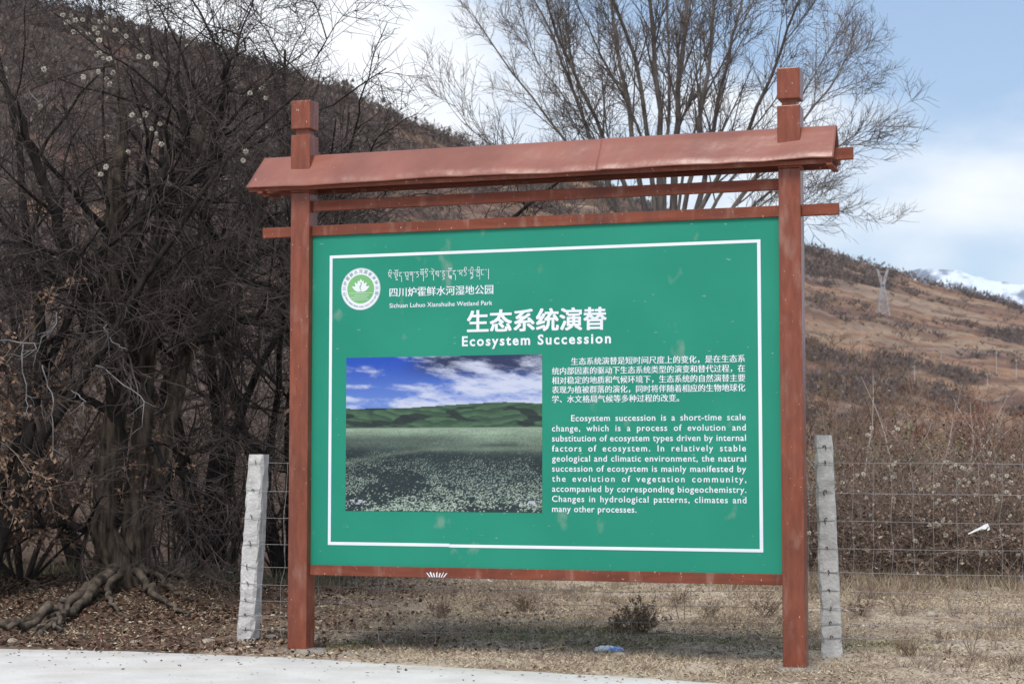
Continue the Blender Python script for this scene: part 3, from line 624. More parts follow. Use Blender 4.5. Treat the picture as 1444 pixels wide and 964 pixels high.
for i, (px, Y, w, h, lab) in enumerate(BR):
    lo, hi = px-47, px+48
    hs = [q_ for q_ in HEADS if lo <= q_[0] < hi]+[(random.uniform(lo, hi), random.uniform(665, 790)) for _ in range(14)] if i < 4 else []
    bramble(lab, px, Y, w, h, 300+i, hs)
G3 = 'thin bare saplings behind the brambles'
for i, (px, Y, h_, n_, lab) in enumerate([(1207, 24.0, 2.6, 5, 'pale many-stemmed bare sapling above the concrete post'), (1290, 24.0, 2.7, 4, 'pale bare sapling with spreading branches over the middle of the brambles'), (1372, 26, 2.9, 4, 'thin bare sapling above the seed-head brambles'), (1412, 27, 2.9, 3, 'thin bare sapling at the right edge of the photo'), (1333, 28, 2.8, 3, 'thin bare sapling behind the green bush')]):
    wild_tree('bare_sapling', lab, px, Y, h_, 0, n_, 400+i, 0, .38, .04, cat='sapling', group=G3, dens=.45, L1=.9, fork=.3, rbase=.022, mt=M_palebark, mtw=M_redtwig)
G4 = 'red-brown willow bushes beyond the brambles'
WM = dict(r=M_redtwig, p=M_purpletwig, t=M_tantwig, o=M_olive)
for i, (px, Y, h_, ns_, k_, lab) in enumerate([(1172, 33, 2.7, 22, 't', 'tall red-brown twiggy bush right beside the sign post'), (1128, 36, 2.6, 14, 'p', 'dark twiggy bush half hidden by the sign post'), (1228, 35, 1.5, 16, 'o', 'low olive-brown twiggy bush right of the tallest one'), (1283, 38, 2.2, 22, 'r', 'rounded reddish bush in the middle behind the saplings'), (1336, 41, 1.6, 16, 'p', 'low purple-brown bush behind the green bush'),
        (1388, 40, 2.1, 22, 'r', 'rounded rust-coloured bush on the right'), (1446, 38, 1.7, 18, 't', 'tan twiggy bush cut by the right edge'), (1250, 52, 2.0, 16, 'p', 'dark bush further back between the two reddest bushes'), (1420, 56, 2.2, 16, 'p', 'dark bush furthest back near the right edge')]):
    wild_tree('willow_bush', lab, px, Y, h_*1.42, 0, ns_, 500+i, 0, .80, .0, cat='bush', group=G4, dens=1.0, L1=.62, fork=.10, rbase=.022, mt=WM[k_], mtw=WM[k_])
t_, a, b, c = wild_tree('green_bush', 'grey-green leafy bush showing above the brambles', 1322, 27.5, 1.9, 0, 9, 600, 0, .55, .05, cat='bush', dens=.6, L1=.6, fork=.2, rbase=.015, mt=M_olive, mtw=M_olive, leaves=5, leafmat=M_olive, leafsize=.07)
wild_tree('green_bush', 'small grey-green bush beside the right post of the sign', 1165, 29, 2.2, 0, 7, 601, 0, .5, .05, cat='bush', dens=.5, L1=.6, fork=.2, rbase=.015, mt=M_olive, mtw=M_olive, leaves=4, leafmat=M_olive, leafsize=.07)
rng = np.random.default_rng(5)

# ------------------------------------------------------------------ THE SIGN
TH = math.radians(17.98)
P0 = Vector((1.9234, 12.8479, 0.0))
board = thing('notice_board', 'large green information board in a brown roofed frame at the roadside', 'sign', P0, -TH)
ZB = float(0.0)
def bpart(name, m, parent=board, **k): return lambda mb: mb.build(name, m, parent, **k)
PW = .16
for s0 in (-3.857, 0.0):
    mb = MB(); mb.box(s0, s0+PW, 0, PW, -.25, 3.592); po = mb.build('post', M_paint, board, bevel=.006)
    mb = MB(); mb.box(s0-.003, s0+PW+.003, -.003, PW+.003, 3.594, 4.050); mb.build('post_sleeve', M_paint, po, bevel=.006)
    mb = MB(); mb.box(s0+.027, s0+PW-.027, .027, PW-.027, 4.045, 4.102); mb.build('post_neck', M_paint, po)
    mb = MB(); mb.box(s0-.003, s0+PW+.003, -.003, PW+.003, 4.098, 4.326); mb.build('post_cap', M_paint, po, bevel=.008)
mb = MB(); mb.box(-3.697, -.0005, .052, .10, 3.447, 3.527); mb.build('upper_rail', M_rail, board, bevel=.003)
mb = MB(); mb.box(-3.68, -3.697+.03, .047, .108, 3.44, 3.533); 
mb.build('rail_bracket', M_paint, board)
for x0, x1 in ((-4.126, -3.857), (-3.697, 0.0), (.16, .424)):
    mb = MB(); mb.box(x0, x1, .052, .10, 3.249, 3.330); mb.build('lower_rail' if x1 == 0 else 'rail_end', M_rail, board, bevel=.003)
mb = MB(); mb.box(-3.697, 0, .055, .105, .597, .676); mb.build('bottom_rail', M_rail, board, bevel=.003)
mb = MB(); mb.box(-4.17, .529, .055, .105, 3.645, 3.73); mb.build('ridge_beam', M_rail, board, bevel=.003)
for y0 in (-.075, .195):
    mb = MB(); mb.box(-4.19, .395, y0, y0+.035, 3.603, 3.632); mb.build('eave_purlin', M_rail, board, bevel=.002)
for x0 in (-4.10, .36):
    mb = MB(); mb.box(x0, x0+.04, -.095, .255, 3.585, 3.602); mb.build('cross_bar', M_rail, board)
for x0 in (-3.2, -2.4, -1.6, -.8):
    mb = MB(); mb.box(x0, x0+.03, -.07, .23, 3.634, 3.645); mb.build('cross_bar', M_rail, board)
# sheet-metal roof: dented sheets folded over the ridge, overlapping at their seams
def roof_sheet(x0, x1, lift, end_l=0, end_r=0):
    nx = int((x1-x0)/.02)+1; X = np.linspace(x0, x1, nx)
    prof = [(-.100, 3.632), (-.1, 3.642), (-.06, 3.70), (-.01, 3.765), (.04, 3.835), (.075, 3.886), (.085, 3.895), (.095, 3.886), (.13, 3.835), (.18, 3.765), (.23, 3.70), (.27, 3.642), (.27, 3.632)]
    rows = []
    for j, (yy, zz) in enumerate(prof):
        w = math.sin(min(1, max(0, (3.895-zz)/.26))*math.pi*.5)
        d = (fbm(X*2.3+yy*2, X*0+zz*3+yy, 13, 3)-.5)*.055*w*(1 if abs(zz-3.64) > .02 else .5)
        sag = (fbm(X*1.4, X*0+.5, 15, 3)-.5)*.032*w
        f = 1-abs(zz-3.895)/.26; xx = X+end_l*(1-f)*(1-(X-x0)/(x1-x0))**8+end_r*(1-f)*((X-x0)/(x1-x0))**8
        side = -1 if yy < .085 else 1
        rows.append(np.stack([xx, yy+side*(d*.6+lift), zz+d*.6+lift+sag], 1))
    V = np.concatenate(rows); me = new_mesh('roof_sheet', V, [grid_faces(nx, len(prof))], True)
    o = link('roof_sheet', me, M_roof, board); s = o.modifiers.new('thickness', 'SOLIDIFY'); s.thickness = .003; s.offset = 0
    return o
roof_sheet(-4.13, -1.30, 0, end_l=-.07); roof_sheet(-1.34, .414, .004, end_r=.0)
# cement footings
for (cx, cy, rx, ry, z_) in ((-3.76, .05, .20, .15, .03), (-3.42, .02, .34, .035, .018), (.09, .07, .15, .13, .025), (.36, .0, .26, .05, .016)):
    a_ = np.linspace(0, 2*math.pi, 28)[:-1]; rr = 1+.6*(fbm(np.cos(a_)*2.5+cx, np.sin(a_)*2.5, 5, 4)-.5)*2
    ring = [np.stack([cx+np.cos(a_)*rx*rr*k_, cy+np.sin(a_)*ry*rr*k_, np.full(27, h_)], 1) for k_, h_ in ((1, -.05), (.96, z_*.6), (.75, z_), (.02, z_*1.15))]
    V = np.concatenate(ring); i = np.arange(27); j = (i+1) % 27
    me = new_mesh('footing', V, [np.concatenate([np.stack([i+27*q_, j+27*q_, j+27*(q_+1), i+27*(q_+1)], 1) for q_ in range(3)])], True)
    link('cement_footing', me, M_cement, board)
# the green panel
YP = .072
mb = MB(); mb.box(-3.697, 0, YP, YP+.018, .676, 3.249); panel = mb.build('panel', M_green, board)
def strip(x0, x1, z0, z1, y): return [(x0, y, z0), (x1, y, z0), (x1, y, z1), (x0, y, z1)]
YB = YP-.0015
for nm, (x0, x1, z0, z1) in (('border_line', (-3.551, -.145, 3.068, 3.091)), ('border_line', (-3.551, -3.527, .857, 3.068)), ('border_line', (-.170, -.145, .852, 3.068)), ('border_line', (-3.551, -2.545, .833, .857)), ('border_line', (-2.548, -.145, .829, .852))):
    mb = MB(); mb.quads(strip(x0, x1, z0, z1, YB)); mb.build(nm, M_white, panel)
for x0 in (-2.549, -1.262):
    mb = MB(); mb.quads(strip(x0, x0+.004, .69, 3.24, YP-.0006)); mb.build('sheet_seam', M_green, panel)
# writing
def text_mesh(body, size, bold=0.0, spacing=1.0, word=1.0):
    c = bpy.data.curves.new('writing', 'FONT'); c.body = body; c.size = size; c.offset = bold*size; c.space_character = spacing; c.space_word = word; c.resolution_u = 3
    o = bpy.data.objects.new('writing', c); COL.objects.link(o)
    dg = bpy.context.evaluated_depsgraph_get(); me = bpy.data.meshes.new_from_object(o.evaluated_get(dg))
    bpy.data.objects.remove(o); bpy.data.curves.remove(c)
    n = len(me.vertices); v = np.empty(n*3); me.vertices.foreach_get('co', v); v = v.reshape(-1, 3)
    return me, v
def write(name, body, x0, x1, z, size, bold=0.0, m=None, parent=None, squeeze=False, word=1.0, yoff=YB, heavy=None):
    """one line of lettering from x0 to x1, baseline at z"""
    if x1 is None: me, v = text_mesh(body, size, bold, 1.0, word); s = 1
    elif squeeze:
        me, v = text_mesh(body, size, bold); s = (x1-x0)/(v[:, 0].max()-v[:, 0].min())
    else:
        w = []
        for sp in (1.0, 1.2):
            me, v = text_mesh(body, size, bold, sp, word); w.append(v[:, 0].max()-v[:, 0].min()); bpy.data.meshes.remove(me)
        sp = 1.0+.2*((x1-x0)-w[0])/(w[1]-w[0]); me, v = text_mesh(body, size, bold, sp, word); s = 1
    v = np.stack([x0+(v[:, 0]-v[:, 0].min())*s, np.full(len(v), yoff), z+v[:, 1]], 1)
    if heavy:                                   # heavier strokes: overprinted a hair apart
        tr = np.array([p_.vertices[:] for p_ in me.polygons]) if all(len(p_.vertices) == 3 for p_ in me.polygons) else None
        if tr is not None:
            bpy.data.meshes.remove(me); me = new_mesh(name, np.concatenate([v+np.array([dx, -.00015*i, dz]) for i, (dx, dz) in enumerate(heavy)]), [np.concatenate([tr+len(v)*i for i in range(len(heavy))])])
            return link(name, me, m or M_white, parent or panel)
    me.vertices.foreach_set('co', v.astype(np.float32).ravel()); me.update(); me.name = name
    return link(name, me, m or M_white, parent or panel)
write('park_name_line', '四川炉霍鲜水河湿地公园', -3.044, -2.196, 2.757, .078, 0, squeeze=True, heavy=[(-.0012, 0), (.0012, 0)])
write('park_name_line', 'Sichuan Luhuo Xianshuihe Wetland Park', -3.044, -2.202, 2.667, .049, .010)
write('title_line', '生态系统演替', -2.402, -1.308, 2.476, .180, 0, squeeze=True, heavy=[(a*.0048, b*.0036) for a in (-1, 0, 1) for b in (-1, 0, 1)])
write('title_line', 'Ecosystem Succession', -2.447, -1.271, 2.359, .105, .028)
cn = ['生态系统演替是短时间尺度上的变化，是在生态系', '统内部因素的驱动下生态系统类型的演变和替代过程，在', '相对稳定的地质和气候环境下，生态系统的自然演替主要', '表现为植被群落的演化，同时将伴随着相应的生物地球化', '学、水文格局气候等多种过程的改变。']
for i, s_ in enumerate(cn):
    write('body_text_line', s_, -1.579 if i == 0 else -1.729, -.756 if i == 4 else -.266, 2.226-i*.0703-.022, .0600, 0, squeeze=True, heavy=[(-.0009, 0), (.0009, .0)])
en = ['Ecosystem succession is a short-time scale', 'change, which is a process of evolution and', 'substitution of ecosystem types driven by internal', 'factors of ecosystem. In relatively stable', 'geological and climatic environment, the natural', 'succession of ecosystem is mainly manifested by', 'the evolution of vegetation community,', 'accompanied by corresponding biogeochemistry.', 'Changes in hydrological patterns, climates and', 'many other processes.']
wsp = [1.7, 2.0, 1.0, 1.8, 1.0, 1.0, 1.6, 1.0, 1.3, 1.0]
for i, s_ in enumerate(en):
    write('body_text_line', s_, -1.580 if i == 0 else -1.730, -1.081 if i == 9 else -.264, 1.802-i*.075-.022, .0660, .010, word=wsp[i])
# Tibetan line, drawn stroke by stroke (one glyph cell: x 0..1, y 0 baseline .. 1 head line)
GL = {
 'sa': [[(0, 1), (.9, 1)], [(.15, 1), (.1, .7), (.45, .55), (.1, .35)], [(.75, 1), (.7, .6), (.4, .5), (.8, .1)]], 'i': [[(.2, 1.1), (.35, 1.5), (.7, 1.45), (.75, 1.15)]],
 'kha': [[(0, 1), (.9, 1)], [(.2, 1), (.1, .65), (.4, .6), (.75, .8), (.8, .4), (.3, .3), (.15, .5)]], 'o': [[(.1, 1.5), (.3, 1.2), (.5, 1.45), (.7, 1.2), (.9, 1.5)]], 'ra': [[(.2, .2), (.6, 0), (.8, -.3), (.3, -.15)]],
 'na': [[(0, 1), (.8, 1)], [(.6, 1), (.2, .7), (.15, .4), (.55, .45), (.7, .1), (.7, -.6)]], 'ba': [[(0, 1), (.8, 1)], [(.1, 1), (.1, .4), (.75, .4)], [(.75, 1), (.75, .1)]],
 'ga': [[(0, 1), (.9, 1)], [(.2, 1), (.15, .6), (.5, .5), (.5, .9)], [(.8, 1), (.8, -.6)]], 'a': [[(0, 1), (.7, 1)], [(.5, 1), (.2, .75), (.65, .6), (.6, .2), (.2, .1)]], 'sha': [[(0, 1), (.8, 1)], [(.7, 1), (.3, .7), (.6, .5), (.65, -.5)], [(.1, .6), (.3, .5)]],
 'e': [[(.1, 1.5), (.8, 1.2)]], 'la': [[(0, 1), (.9, 1)], [(.15, 1), (.1, .5), (.4, .4), (.4, .9)], [(.8, 1), (.8, .1), (.5, .3)]], 'cha': [[(0, 1), (.8, 1)], [(.7, 1), (.15, .65), (.6, .5), (.65, .2), (.2, .2)]], 'u': [[(.3, -.05), (.7, -.25), (.2, -.5)]],
 'la2': [[(.15, .3), (.1, 0), (.45, -.1), (.8, .2), (.8, -.4)]], 'nga': [[(0, 1), (.8, 1)], [(.15, 1), (.15, .2), (.7, .15)]], 'shad': [[(.3, 1.1), (.3, -.6)]], 'pa': [[(0, 1), (.8, 1)], [(.15, 1), (.15, .4), (.7, .4), (.7, 1)], [(.7, .4), (.7, -.2), (.2, -.3)]]}
seq = [('sa', 'i'), '.', ('kha', 'o', 'ra'), ('na',), '.', ('ba', 'ra'), ('ga',), '.', ('a',), ('ga', 'o'), ('a', 'i'), '.', ('sha', 'e'), ('la',), '.', ('cha', 'u'), '.', ('ra', 'nga', 'la2', 'o'), ('na',), '.', ('sa',), ('a', 'i'), '.', ('sa', 'i', 'pa', 'u'), '.', ('ga', 'i', 'la2'), ('nga',), '.', ('shad',)]
mb = MB(); xw = 0
adv = [.45 if g_ == '.' else 1.05 for g_ in seq]; tot = sum(adv); cw = .850/tot; hh = .046; xc = -3.057; tk = .0040
def pen(a_, b_):
    a_, b_ = np.array(a_), np.array(b_); d_ = b_-a_; n_ = np.array([-d_[1], d_[0]])/(np.linalg.norm(d_)+1e-9)*tk*.5; e_ = d_/(np.linalg.norm(d_)+1e-9)*tk*.3
    a2, b2 = a_-e_, b_+e_
    mb.quads([(p_[0], YB, p_[1]) for p_ in (a2-n_, b2-n_, b2+n_, a2+n_)])
for g_, w_ in zip(seq, adv):
    if g_ == '.': pen((xc+cw*.12, 2.941), (xc+cw*.26, 2.933))
    else:
        for nm in g_:
            for st in GL[nm]:
                for p_, q_ in zip(st[:-1], st[1:]): pen((xc+p_[0]*cw, 2.893+p_[1]*hh), (xc+q_[0]*cw, 2.893+q_[1]*hh))
    xc += w_*cw
mb.build('tibetan_line', M_white, panel)
# emblem
EX, EZ = -3.286, 2.820
def disc(r, y, n=48, r_in=0.0):
    a_ = np.linspace(0, 2*math.pi, n+1)[:-1]; mb = MB(); o_ = np.stack([EX+np.cos(a_)*r, np.full(n, y), EZ+np.sin(a_)*r], 1)
    i_ = np.stack([EX+np.cos(a_)*max(r_in, 1e-4), np.full(n, y), EZ+np.sin(a_)*max(r_in, 1e-4)], 1); j = np.arange(n); k_ = (j+1) % n
    return mb.add(np.concatenate([o_, i_]), np.stack([j, k_, n+k_, n+j], 1))
emb = disc(.166, YB).build('emblem', M_white, board)
disc(.113, YB-.0008).build('emblem_disc', M_ringgreen, emb)
disc(.1645, YB-.0008, r_in=.1615).build('emblem_rim', M_ink, emb)
def petal(ang, L, w, x0=0, z0=0):
    t_ = np.linspace(0, 1, 9); h_ = np.sin(t_**.8*math.pi)*w; c_, s_ = math.cos(ang), math.sin(ang); mb = MB(); V = []
    for sg in (1, -1):
        for tt, hh_ in zip(t_, h_): V.append((EX+x0+(tt*L)*s_+sg*hh_*c_, YB-.0014-.0001*abs(ang), EZ+z0+(tt*L)*c_-sg*hh_*s_))
    f_ = [(i, i+1, 9+i+1, 9+i) for i in range(8)]
    return mb.add(V, f_)
for a_, L_, w_ in ((-1.08, .085, .016), (1.08, .085, .016), (-.62, .088, .017), (.62, .088, .017), (-.26, .09, .016), (.26, .09, .016)):
    petal(a_, L_, w_, 0, -.018).build('lotus_petal', M_white, emb)
petal(0, .098, .024, 0, -.018).build('lotus_petal', M_white, emb)
mb = MB(); tk = .006; YB_keep = YB; YB = YB-.0022
for a_, b_ in zip([(-.002, .052), (.008, .045), (.002, .032), (-.008, .018), (-.004, .002)], [(.008, .045), (.002, .032), (-.008, .018), (-.004, .002), (.004, -.012)]): pen((EX+a_[0], EZ+a_[1]), (EX+b_[0], EZ+b_[1]))
mb.build('swan', M_ringgreen, emb)
mb = MB(); tk = .003
for z_, x0, x1 in ((-.032, -.10, .10), (-.050, -.055, .070), (-.066, -.085, .055), (-.082, -.065, .065)): pen((EX+x0, EZ+z_), (EX+x1, EZ+z_))
mb.build('water_line', M_white, emb)
mb = MB(); tk = .004
for i in range(46):
    a_ = math.radians(205+i*130/45)
    if i % 7 == 6: continue
    pen((EX+math.cos(a_)*.134, EZ+math.sin(a_)*.134), (EX+math.cos(a_)*.143, EZ+math.sin(a_)*.143))
mb.build('rim_marks', M_ink, emb)
YB = YB_keep
ringtxt = '四川炉霍鲜水河国家湿地公园'
for i, ch in enumerate(ringtxt):
    a_ = math.radians(195-i*210/12); me, v = text_mesh(ch, .031, .02)
    if not len(v): continue
    c0 = (v[:, :2].max(0)+v[:, :2].min(0))/2; q_ = v[:, :2]-c0; ro = a_-math.pi/2; c_, s_ = math.cos(ro), math.sin(ro)
    v = np.stack([EX+math.cos(a_)*.1385+q_[:, 0]*c_-q_[:, 1]*s_, np.full(len(v), YB-.0012), EZ+math.sin(a_)*.1385+q_[:, 0]*s_+q_[:, 1]*c_], 1)
    me.vertices.foreach_set('co', v.astype(np.float32).ravel()); me.update(); link('emblem_character', me, M_ink, emb)
# printed landscape picture
W_, H_ = 320, 240
X, Z = np.meshgrid(np.linspace(0, 1, W_), np.linspace(0, 1, H_)); v_ = Z; u_ = X     # v downwards
def L(*c): return np.array(srgb(*c))
sky = L(34, 82, 190)[None, None]*(1-smooth(0, .34, v_))[..., None]+L(105, 140, 215)[None, None]*smooth(0, .34, v_)[..., None]
dk = (smooth(.30, .62, u_+.15*fbm(u_*4, v_*6, 2))*smooth(.16, .02, v_-.05*u_))[..., None]; sky = sky*(1-.85*dk)+L(44, 47, 56)*.85*dk
cl = fbm(u_*5+v_*3+fbm(u_*9, v_*14, 3, 3)*.5, v_*15-u_*3, 8, 7, .66)
bank = .20*np.exp(-((v_-.24+.13*(u_-.5))/.075)**2)*smooth(.15, .5, u_)+.26*np.exp(-((v_-.19-.05*u_)/.022)**2)*smooth(.45, .05, u_)+.20*np.exp(-((v_-.27)/.018)**2)*smooth(.5, .1, u_)+.2*np.exp(-(((u_-.68)/.10)**2+((v_-.07)/.08)**2))+.14*smooth(.26, .32, v_)-.10*smooth(.3, 0, u_)
cm = (smooth(.47, .86, cl+bank)**.9)[..., None]; img = sky*(1-cm)+L(212, 218, 240)*cm
hz_ = .325+.012*np.sin(u_*5+1)-.012*smooth(.4, .9, u_)+.01*(fbm(u_*6, u_*0, 4, 3)-.5)
hd_ = np.clip((v_-hz_)/(.465-hz_), 0, 1); wv_ = v_*17+.9*np.sin(u_*7+1.5)+2.6*fbm(u_*5, v_*10, 17, 4)-u_*1.8
fold = wv_-np.floor(wv_); fold = np.where(fold < .8, fold/.8, (1-fold)/.2)
hillc = L(34, 52, 50)*(1-fold)[..., None]+L(98, 134, 96)*fold[..., None]; hillc = (.45*hillc+.55*L(62, 92, 72))*(.7+.6*fbm(u_*30, v_*60, 12, 4))[..., None]
shd = smooth(.56, .63, fbm(u_*6+v_*10, v_*24-u_*6, 19, 3)+.10*np.exp(-((hd_-.5)/.3)**2)-.04)[..., None]; hillc = hillc*(1-.8*shd)+L(30, 34, 44)*.8*shd
m_ = (v_ > hz_)[..., None]; img = np.where(m_, hillc, img)
fld = smooth(.455, .47, v_)[..., None]
far = L(150, 172, 148); nearc = L(42, 58, 62)
d_ = np.clip((v_-.46)/.54, 0, 1)
tone = fbm(u_*3+2*v_, v_*14, 23, 4)
field = far*(1-smooth(-.02, .42-.12*(1-u_), d_))[..., None]+nearc*smooth(-.02, .42-.12*(1-u_), d_)[..., None]
field = field*(.60+.8*tone[..., None])*(.72+.56*vnoise(u_*200, v_*240, 53))[..., None]*(.8+.4*fbm(u_*20, v_*90, 54, 3))[..., None]
db = (np.exp(-((v_-.535)/.032)**2)*smooth(.75, .5, u_))[..., None]; field = field*(1-.6*db)+L(52, 62, 66)*.6*db
db = (np.exp(-((v_-.575)/.012)**2)*smooth(.66, .72, u_)*smooth(.95, .85, u_))[..., None]; field = field*(1-.6*db)+L(50, 60, 64)*.6*db
arc = .8*fbm(u_*12, v_*50, 6, 3)[..., None]*np.exp(-((v_-(.60+.10*np.clip(.45-u_, 0, 1)**1.5*3))/.016)**2)[..., None]; field = field*(1-.5*arc)+L(160, 180, 155)*.5*arc
spk = np.zeros((H_, W_)); nd_ = 12000
pd_ = rng.uniform(0, 1, nd_)**.9; py_ = (.475+pd_*.52)*H_; px_ = rng.uniform(0, W_, nd_); pr_ = .25+1.15*pd_*rng.uniform(.3, 1.2, nd_)
dens_ = fbm(px_/W_*6, pd_*7, 33, 3); ok_ = rng.uniform(0, 1, nd_) < smooth(.36, .56, dens_)+.12
for cx_, cy_, cr_ in zip(px_[ok_], py_[ok_], pr_[ok_]):
    xi, yi = int(cx_), int(cy_)
    for dx_ in (-1, 0, 1):
        for dy_ in (-1, 0, 1):
            X_, Y_ = xi+dx_, yi+dy_
            if 0 <= X_ < W_ and 0 <= Y_ < H_: spk[Y_, X_] = max(spk[Y_, X_], min(1.0, max(0, cr_-math.hypot((X_+.5-cx_)*.8, (Y_+.5-cy_)*1.3))))
spk = (spk*.95)[..., None]
field = field*(1-.55*smooth(.55, .8, rng.uniform(0, 1, (H_, W_)))[..., None]*smooth(.1, .4, d_)[..., None])
field = field*(1-spk)+L(205, 226, 206)*spk
img = img*(1-fld)+field*fld
img = np.where((np.abs(v_-.465) < .004)[..., None], L(150, 165, 150), img)*.72
for (a0, a1) in ((.01, .11), (.885, .99)):       # small pale caption marks in the lower corners
    k_ = ((v_ > .925) & (v_ < .955) & (u_ > a0) & (u_ < a1) & (vnoise(u_*160, v_*130, 43) > .5))[..., None]; img = np.where(k_, L(215, 220, 230)*.5+img*.4, img)
V = np.stack([-3.404+X*(1.597), np.full_like(X, YB), 2.285-Z*(1.188)], -1).reshape(-1, 3)
me = new_mesh('landscape_picture', V, [grid_faces(W_, H_)[:, ::-1]]); set_tint(me, img.reshape(-1, 3)); link('landscape_picture', me, attr_mat('printed_picture', rough=.42, spec=.4), board)
# paint-stripped tape bits on the bottom rail
mb = MB()
for i in range(7):
    x0 = -2.70+i*.018; mb.quads([(x0, .0535, .602), (x0+.010, .0535, .602), (x0+.010+(i-3)*.009, .0535, .635+.01*(i % 2)), (x0+(i-3)*.009, .0535, .635)])
mb.build('peeling_tape', M_white, board)

# ------------------------------------------------------------------ the fence
fence = thing('wire_fence', 'wire mesh fence on notched concrete posts running behind the sign', 'fence', (2.44, 13.78, 0))
FP = [(-2.12, 14.50), (2.44, 13.78), (7.4, 12.99)]
def fence_pt(x): return np.interp(x, [p_[0] for p_ in FP], [p_[1] for p_ in FP])
def conc_post(x, y, h, lean, w, rz, seed):
    r = np.random.default_rng(seed); n = 30; zz = np.linspace(-.3, h, n); V = []
    c_, s_ = math.cos(rz), math.sin(rz); corners = []
    for i, z_ in enumerate(zz):
        t = max(0, z_)/h; ww = w*(1-.10*t); ch = .018+.01*r.uniform(-1, 1)
        if i == n-1: ww *= .93
        pts = [(-ww/2+ch, -ww/2), (ww/2-ch, -ww/2), (ww/2, -ww/2+ch), (ww/2, ww/2-ch), (ww/2-ch, ww/2), (-ww/2+ch, ww/2), (-ww/2, ww/2-ch), (-ww/2, -ww/2+ch)]
        for a_, b_ in pts:
            a_ += r.normal(0, .0028); b_ += r.normal(0, .0028)
            V.append((a_*c_-b_*s_+lean*t, a_*s_+b_*c_, z_))
    F4 = [(i*8+j, i*8+(j+1) % 8, (i+1)*8+(j+1) % 8, (i+1)*8+j) for i in range(n-1) for j in range(8)]
    k = (n-1)*8
    me = new_mesh('fence_post', V, [np.array(F4), np.array([tuple(range(k, k+8))])])
    o = link('fence_post', me, M_conc, fence); o.location = (x-2.44, y-13.78, 0); return o
WZ = [1.47, 1.24, 1.03, .82, .64, .50, .37, .255, .145]
for (x, y), h, lean, rz, sd, w in ((FP[0], 1.535, .078, -.30, 1, .150), (FP[1], 1.680, -.01-.04, -.20, 2, .155), (FP[2], 1.66, .01, -.15, 3, .15)):
    o = conc_post(x, y, h, lean, w, rz, sd)
    for z_ in WZ + [1.58]:
        if z_ > h-.04: continue
        t = z_/h; cx = lean*t+random.uniform(-.006, .006); q_ = MB(); k0_ = random.uniform(-2.2, 2.2); a_ = np.linspace(k0_, k0_+random.uniform(2.2, 4.4), 9); g_ = random.uniform(.6, 1.15)
        lp = np.stack([cx+np.cos(a_)*.011*g_+random.uniform(-.003, .003), np.full(9, -w/2*(1-.1*t)-.006)-np.abs(np.sin(a_))*.006, z_+np.sin(a_)*.019*g_], 1)
        c_, s_ = math.cos(rz), math.sin(rz); lp = np.stack([cx+(lp[:, 0]-cx)*c_-lp[:, 1]*s_, (lp[:, 0]-cx)*s_+lp[:, 1]*c_, lp[:, 2]], 1)
        q_.tube(lp, np.full(9, .0036), 5); q_.build('wire_tie', M_rust, o)
        # a wire wrapped across the face of the post
        q_ = MB(); xx = np.linspace(-w*.5, w*.5, 6); lp = np.stack([xx, np.full(6, -w/2*(1-.1*t)-.004), np.full(6, z_)+np.linspace(random.uniform(-.02, .02), random.uniform(-.02, .02), 6)], 1)
        lp = np.stack([lean*t+lp[:, 0]*c_-lp[:, 1]*s_, lp[:, 0]*s_+lp[:, 1]*c_, lp[:, 2]], 1); q_.tube(lp, np.full(6, .0018), 4); q_.build('wire_wrap', M_wire, o)
yoff = -.085
for z_ in WZ:
    for (xa, xb) in ((FP[0][0], FP[1][0]), (FP[1][0], FP[2][0])):
        xx = np.linspace(xa, xb, 28); s_ = np.sin(np.linspace(0, math.pi, 28)); sag = random.uniform(.0, .03)
        pp = np.stack([xx-2.44, fence_pt(xx)-13.78+yoff, z_-sag*s_+(vnoise(xx*2.3, xx*0+z_*9, 3)-.5)*.02*s_], 1)
        mb = MB(); mb.tube(pp, np.full(28, .0018), 4); mb.build('horizontal_wire', M_wire, fence)
x = FP[0][0]+.12
while x < 5.6:
    if abs(x-FP[1][0]) > .09:
        zs = np.array([.05]+WZ[::-1]); top = len(zs)
        pp = np.stack([x-2.44+rng.normal(0, .010, top)+np.linspace(0, random.uniform(-.03, .03), top), fence_pt(x)-13.78+yoff+rng.normal(0, .006, top), zs], 1)
        mb = MB(); mb.tube(pp, np.full(top, .0015), 3); mb.build('vertical_wire', M_wire, fence)
    x += random.uniform(.145, .165)
# scrap of plastic caught in the wire
p = at(1376, 741, fence_pt(3.55)-.10)
mb = MB(); A = np.array([(0, 0), (.05, .022), (.10, .045), (.132, .052), (.15, .068), (.158, .05), (.148, .028)])-.06
for sgn in (-1, 1):
    rows = np.array([[(a_+rng.normal(0, .003), sgn*.006+rng.normal(0, .005), b_+sgn*w_) for (a_, b_), w_ in zip(A, (.003, .007, .008, .017, .012, .014, .006))]])[0]
    if sgn < 0: low_ = rows
mb.add(np.concatenate([low_, rows]), [(i, i+1, 7+i+1, 7+i) for i in range(6)])
o = mb.build('plastic_scrap', mat('white_plastic_film', (0.58, 0.58, 0.58), rough=.5)); o.location = p; tag(o, 'torn scrap of white plastic caught on the fence wire', 'litter')

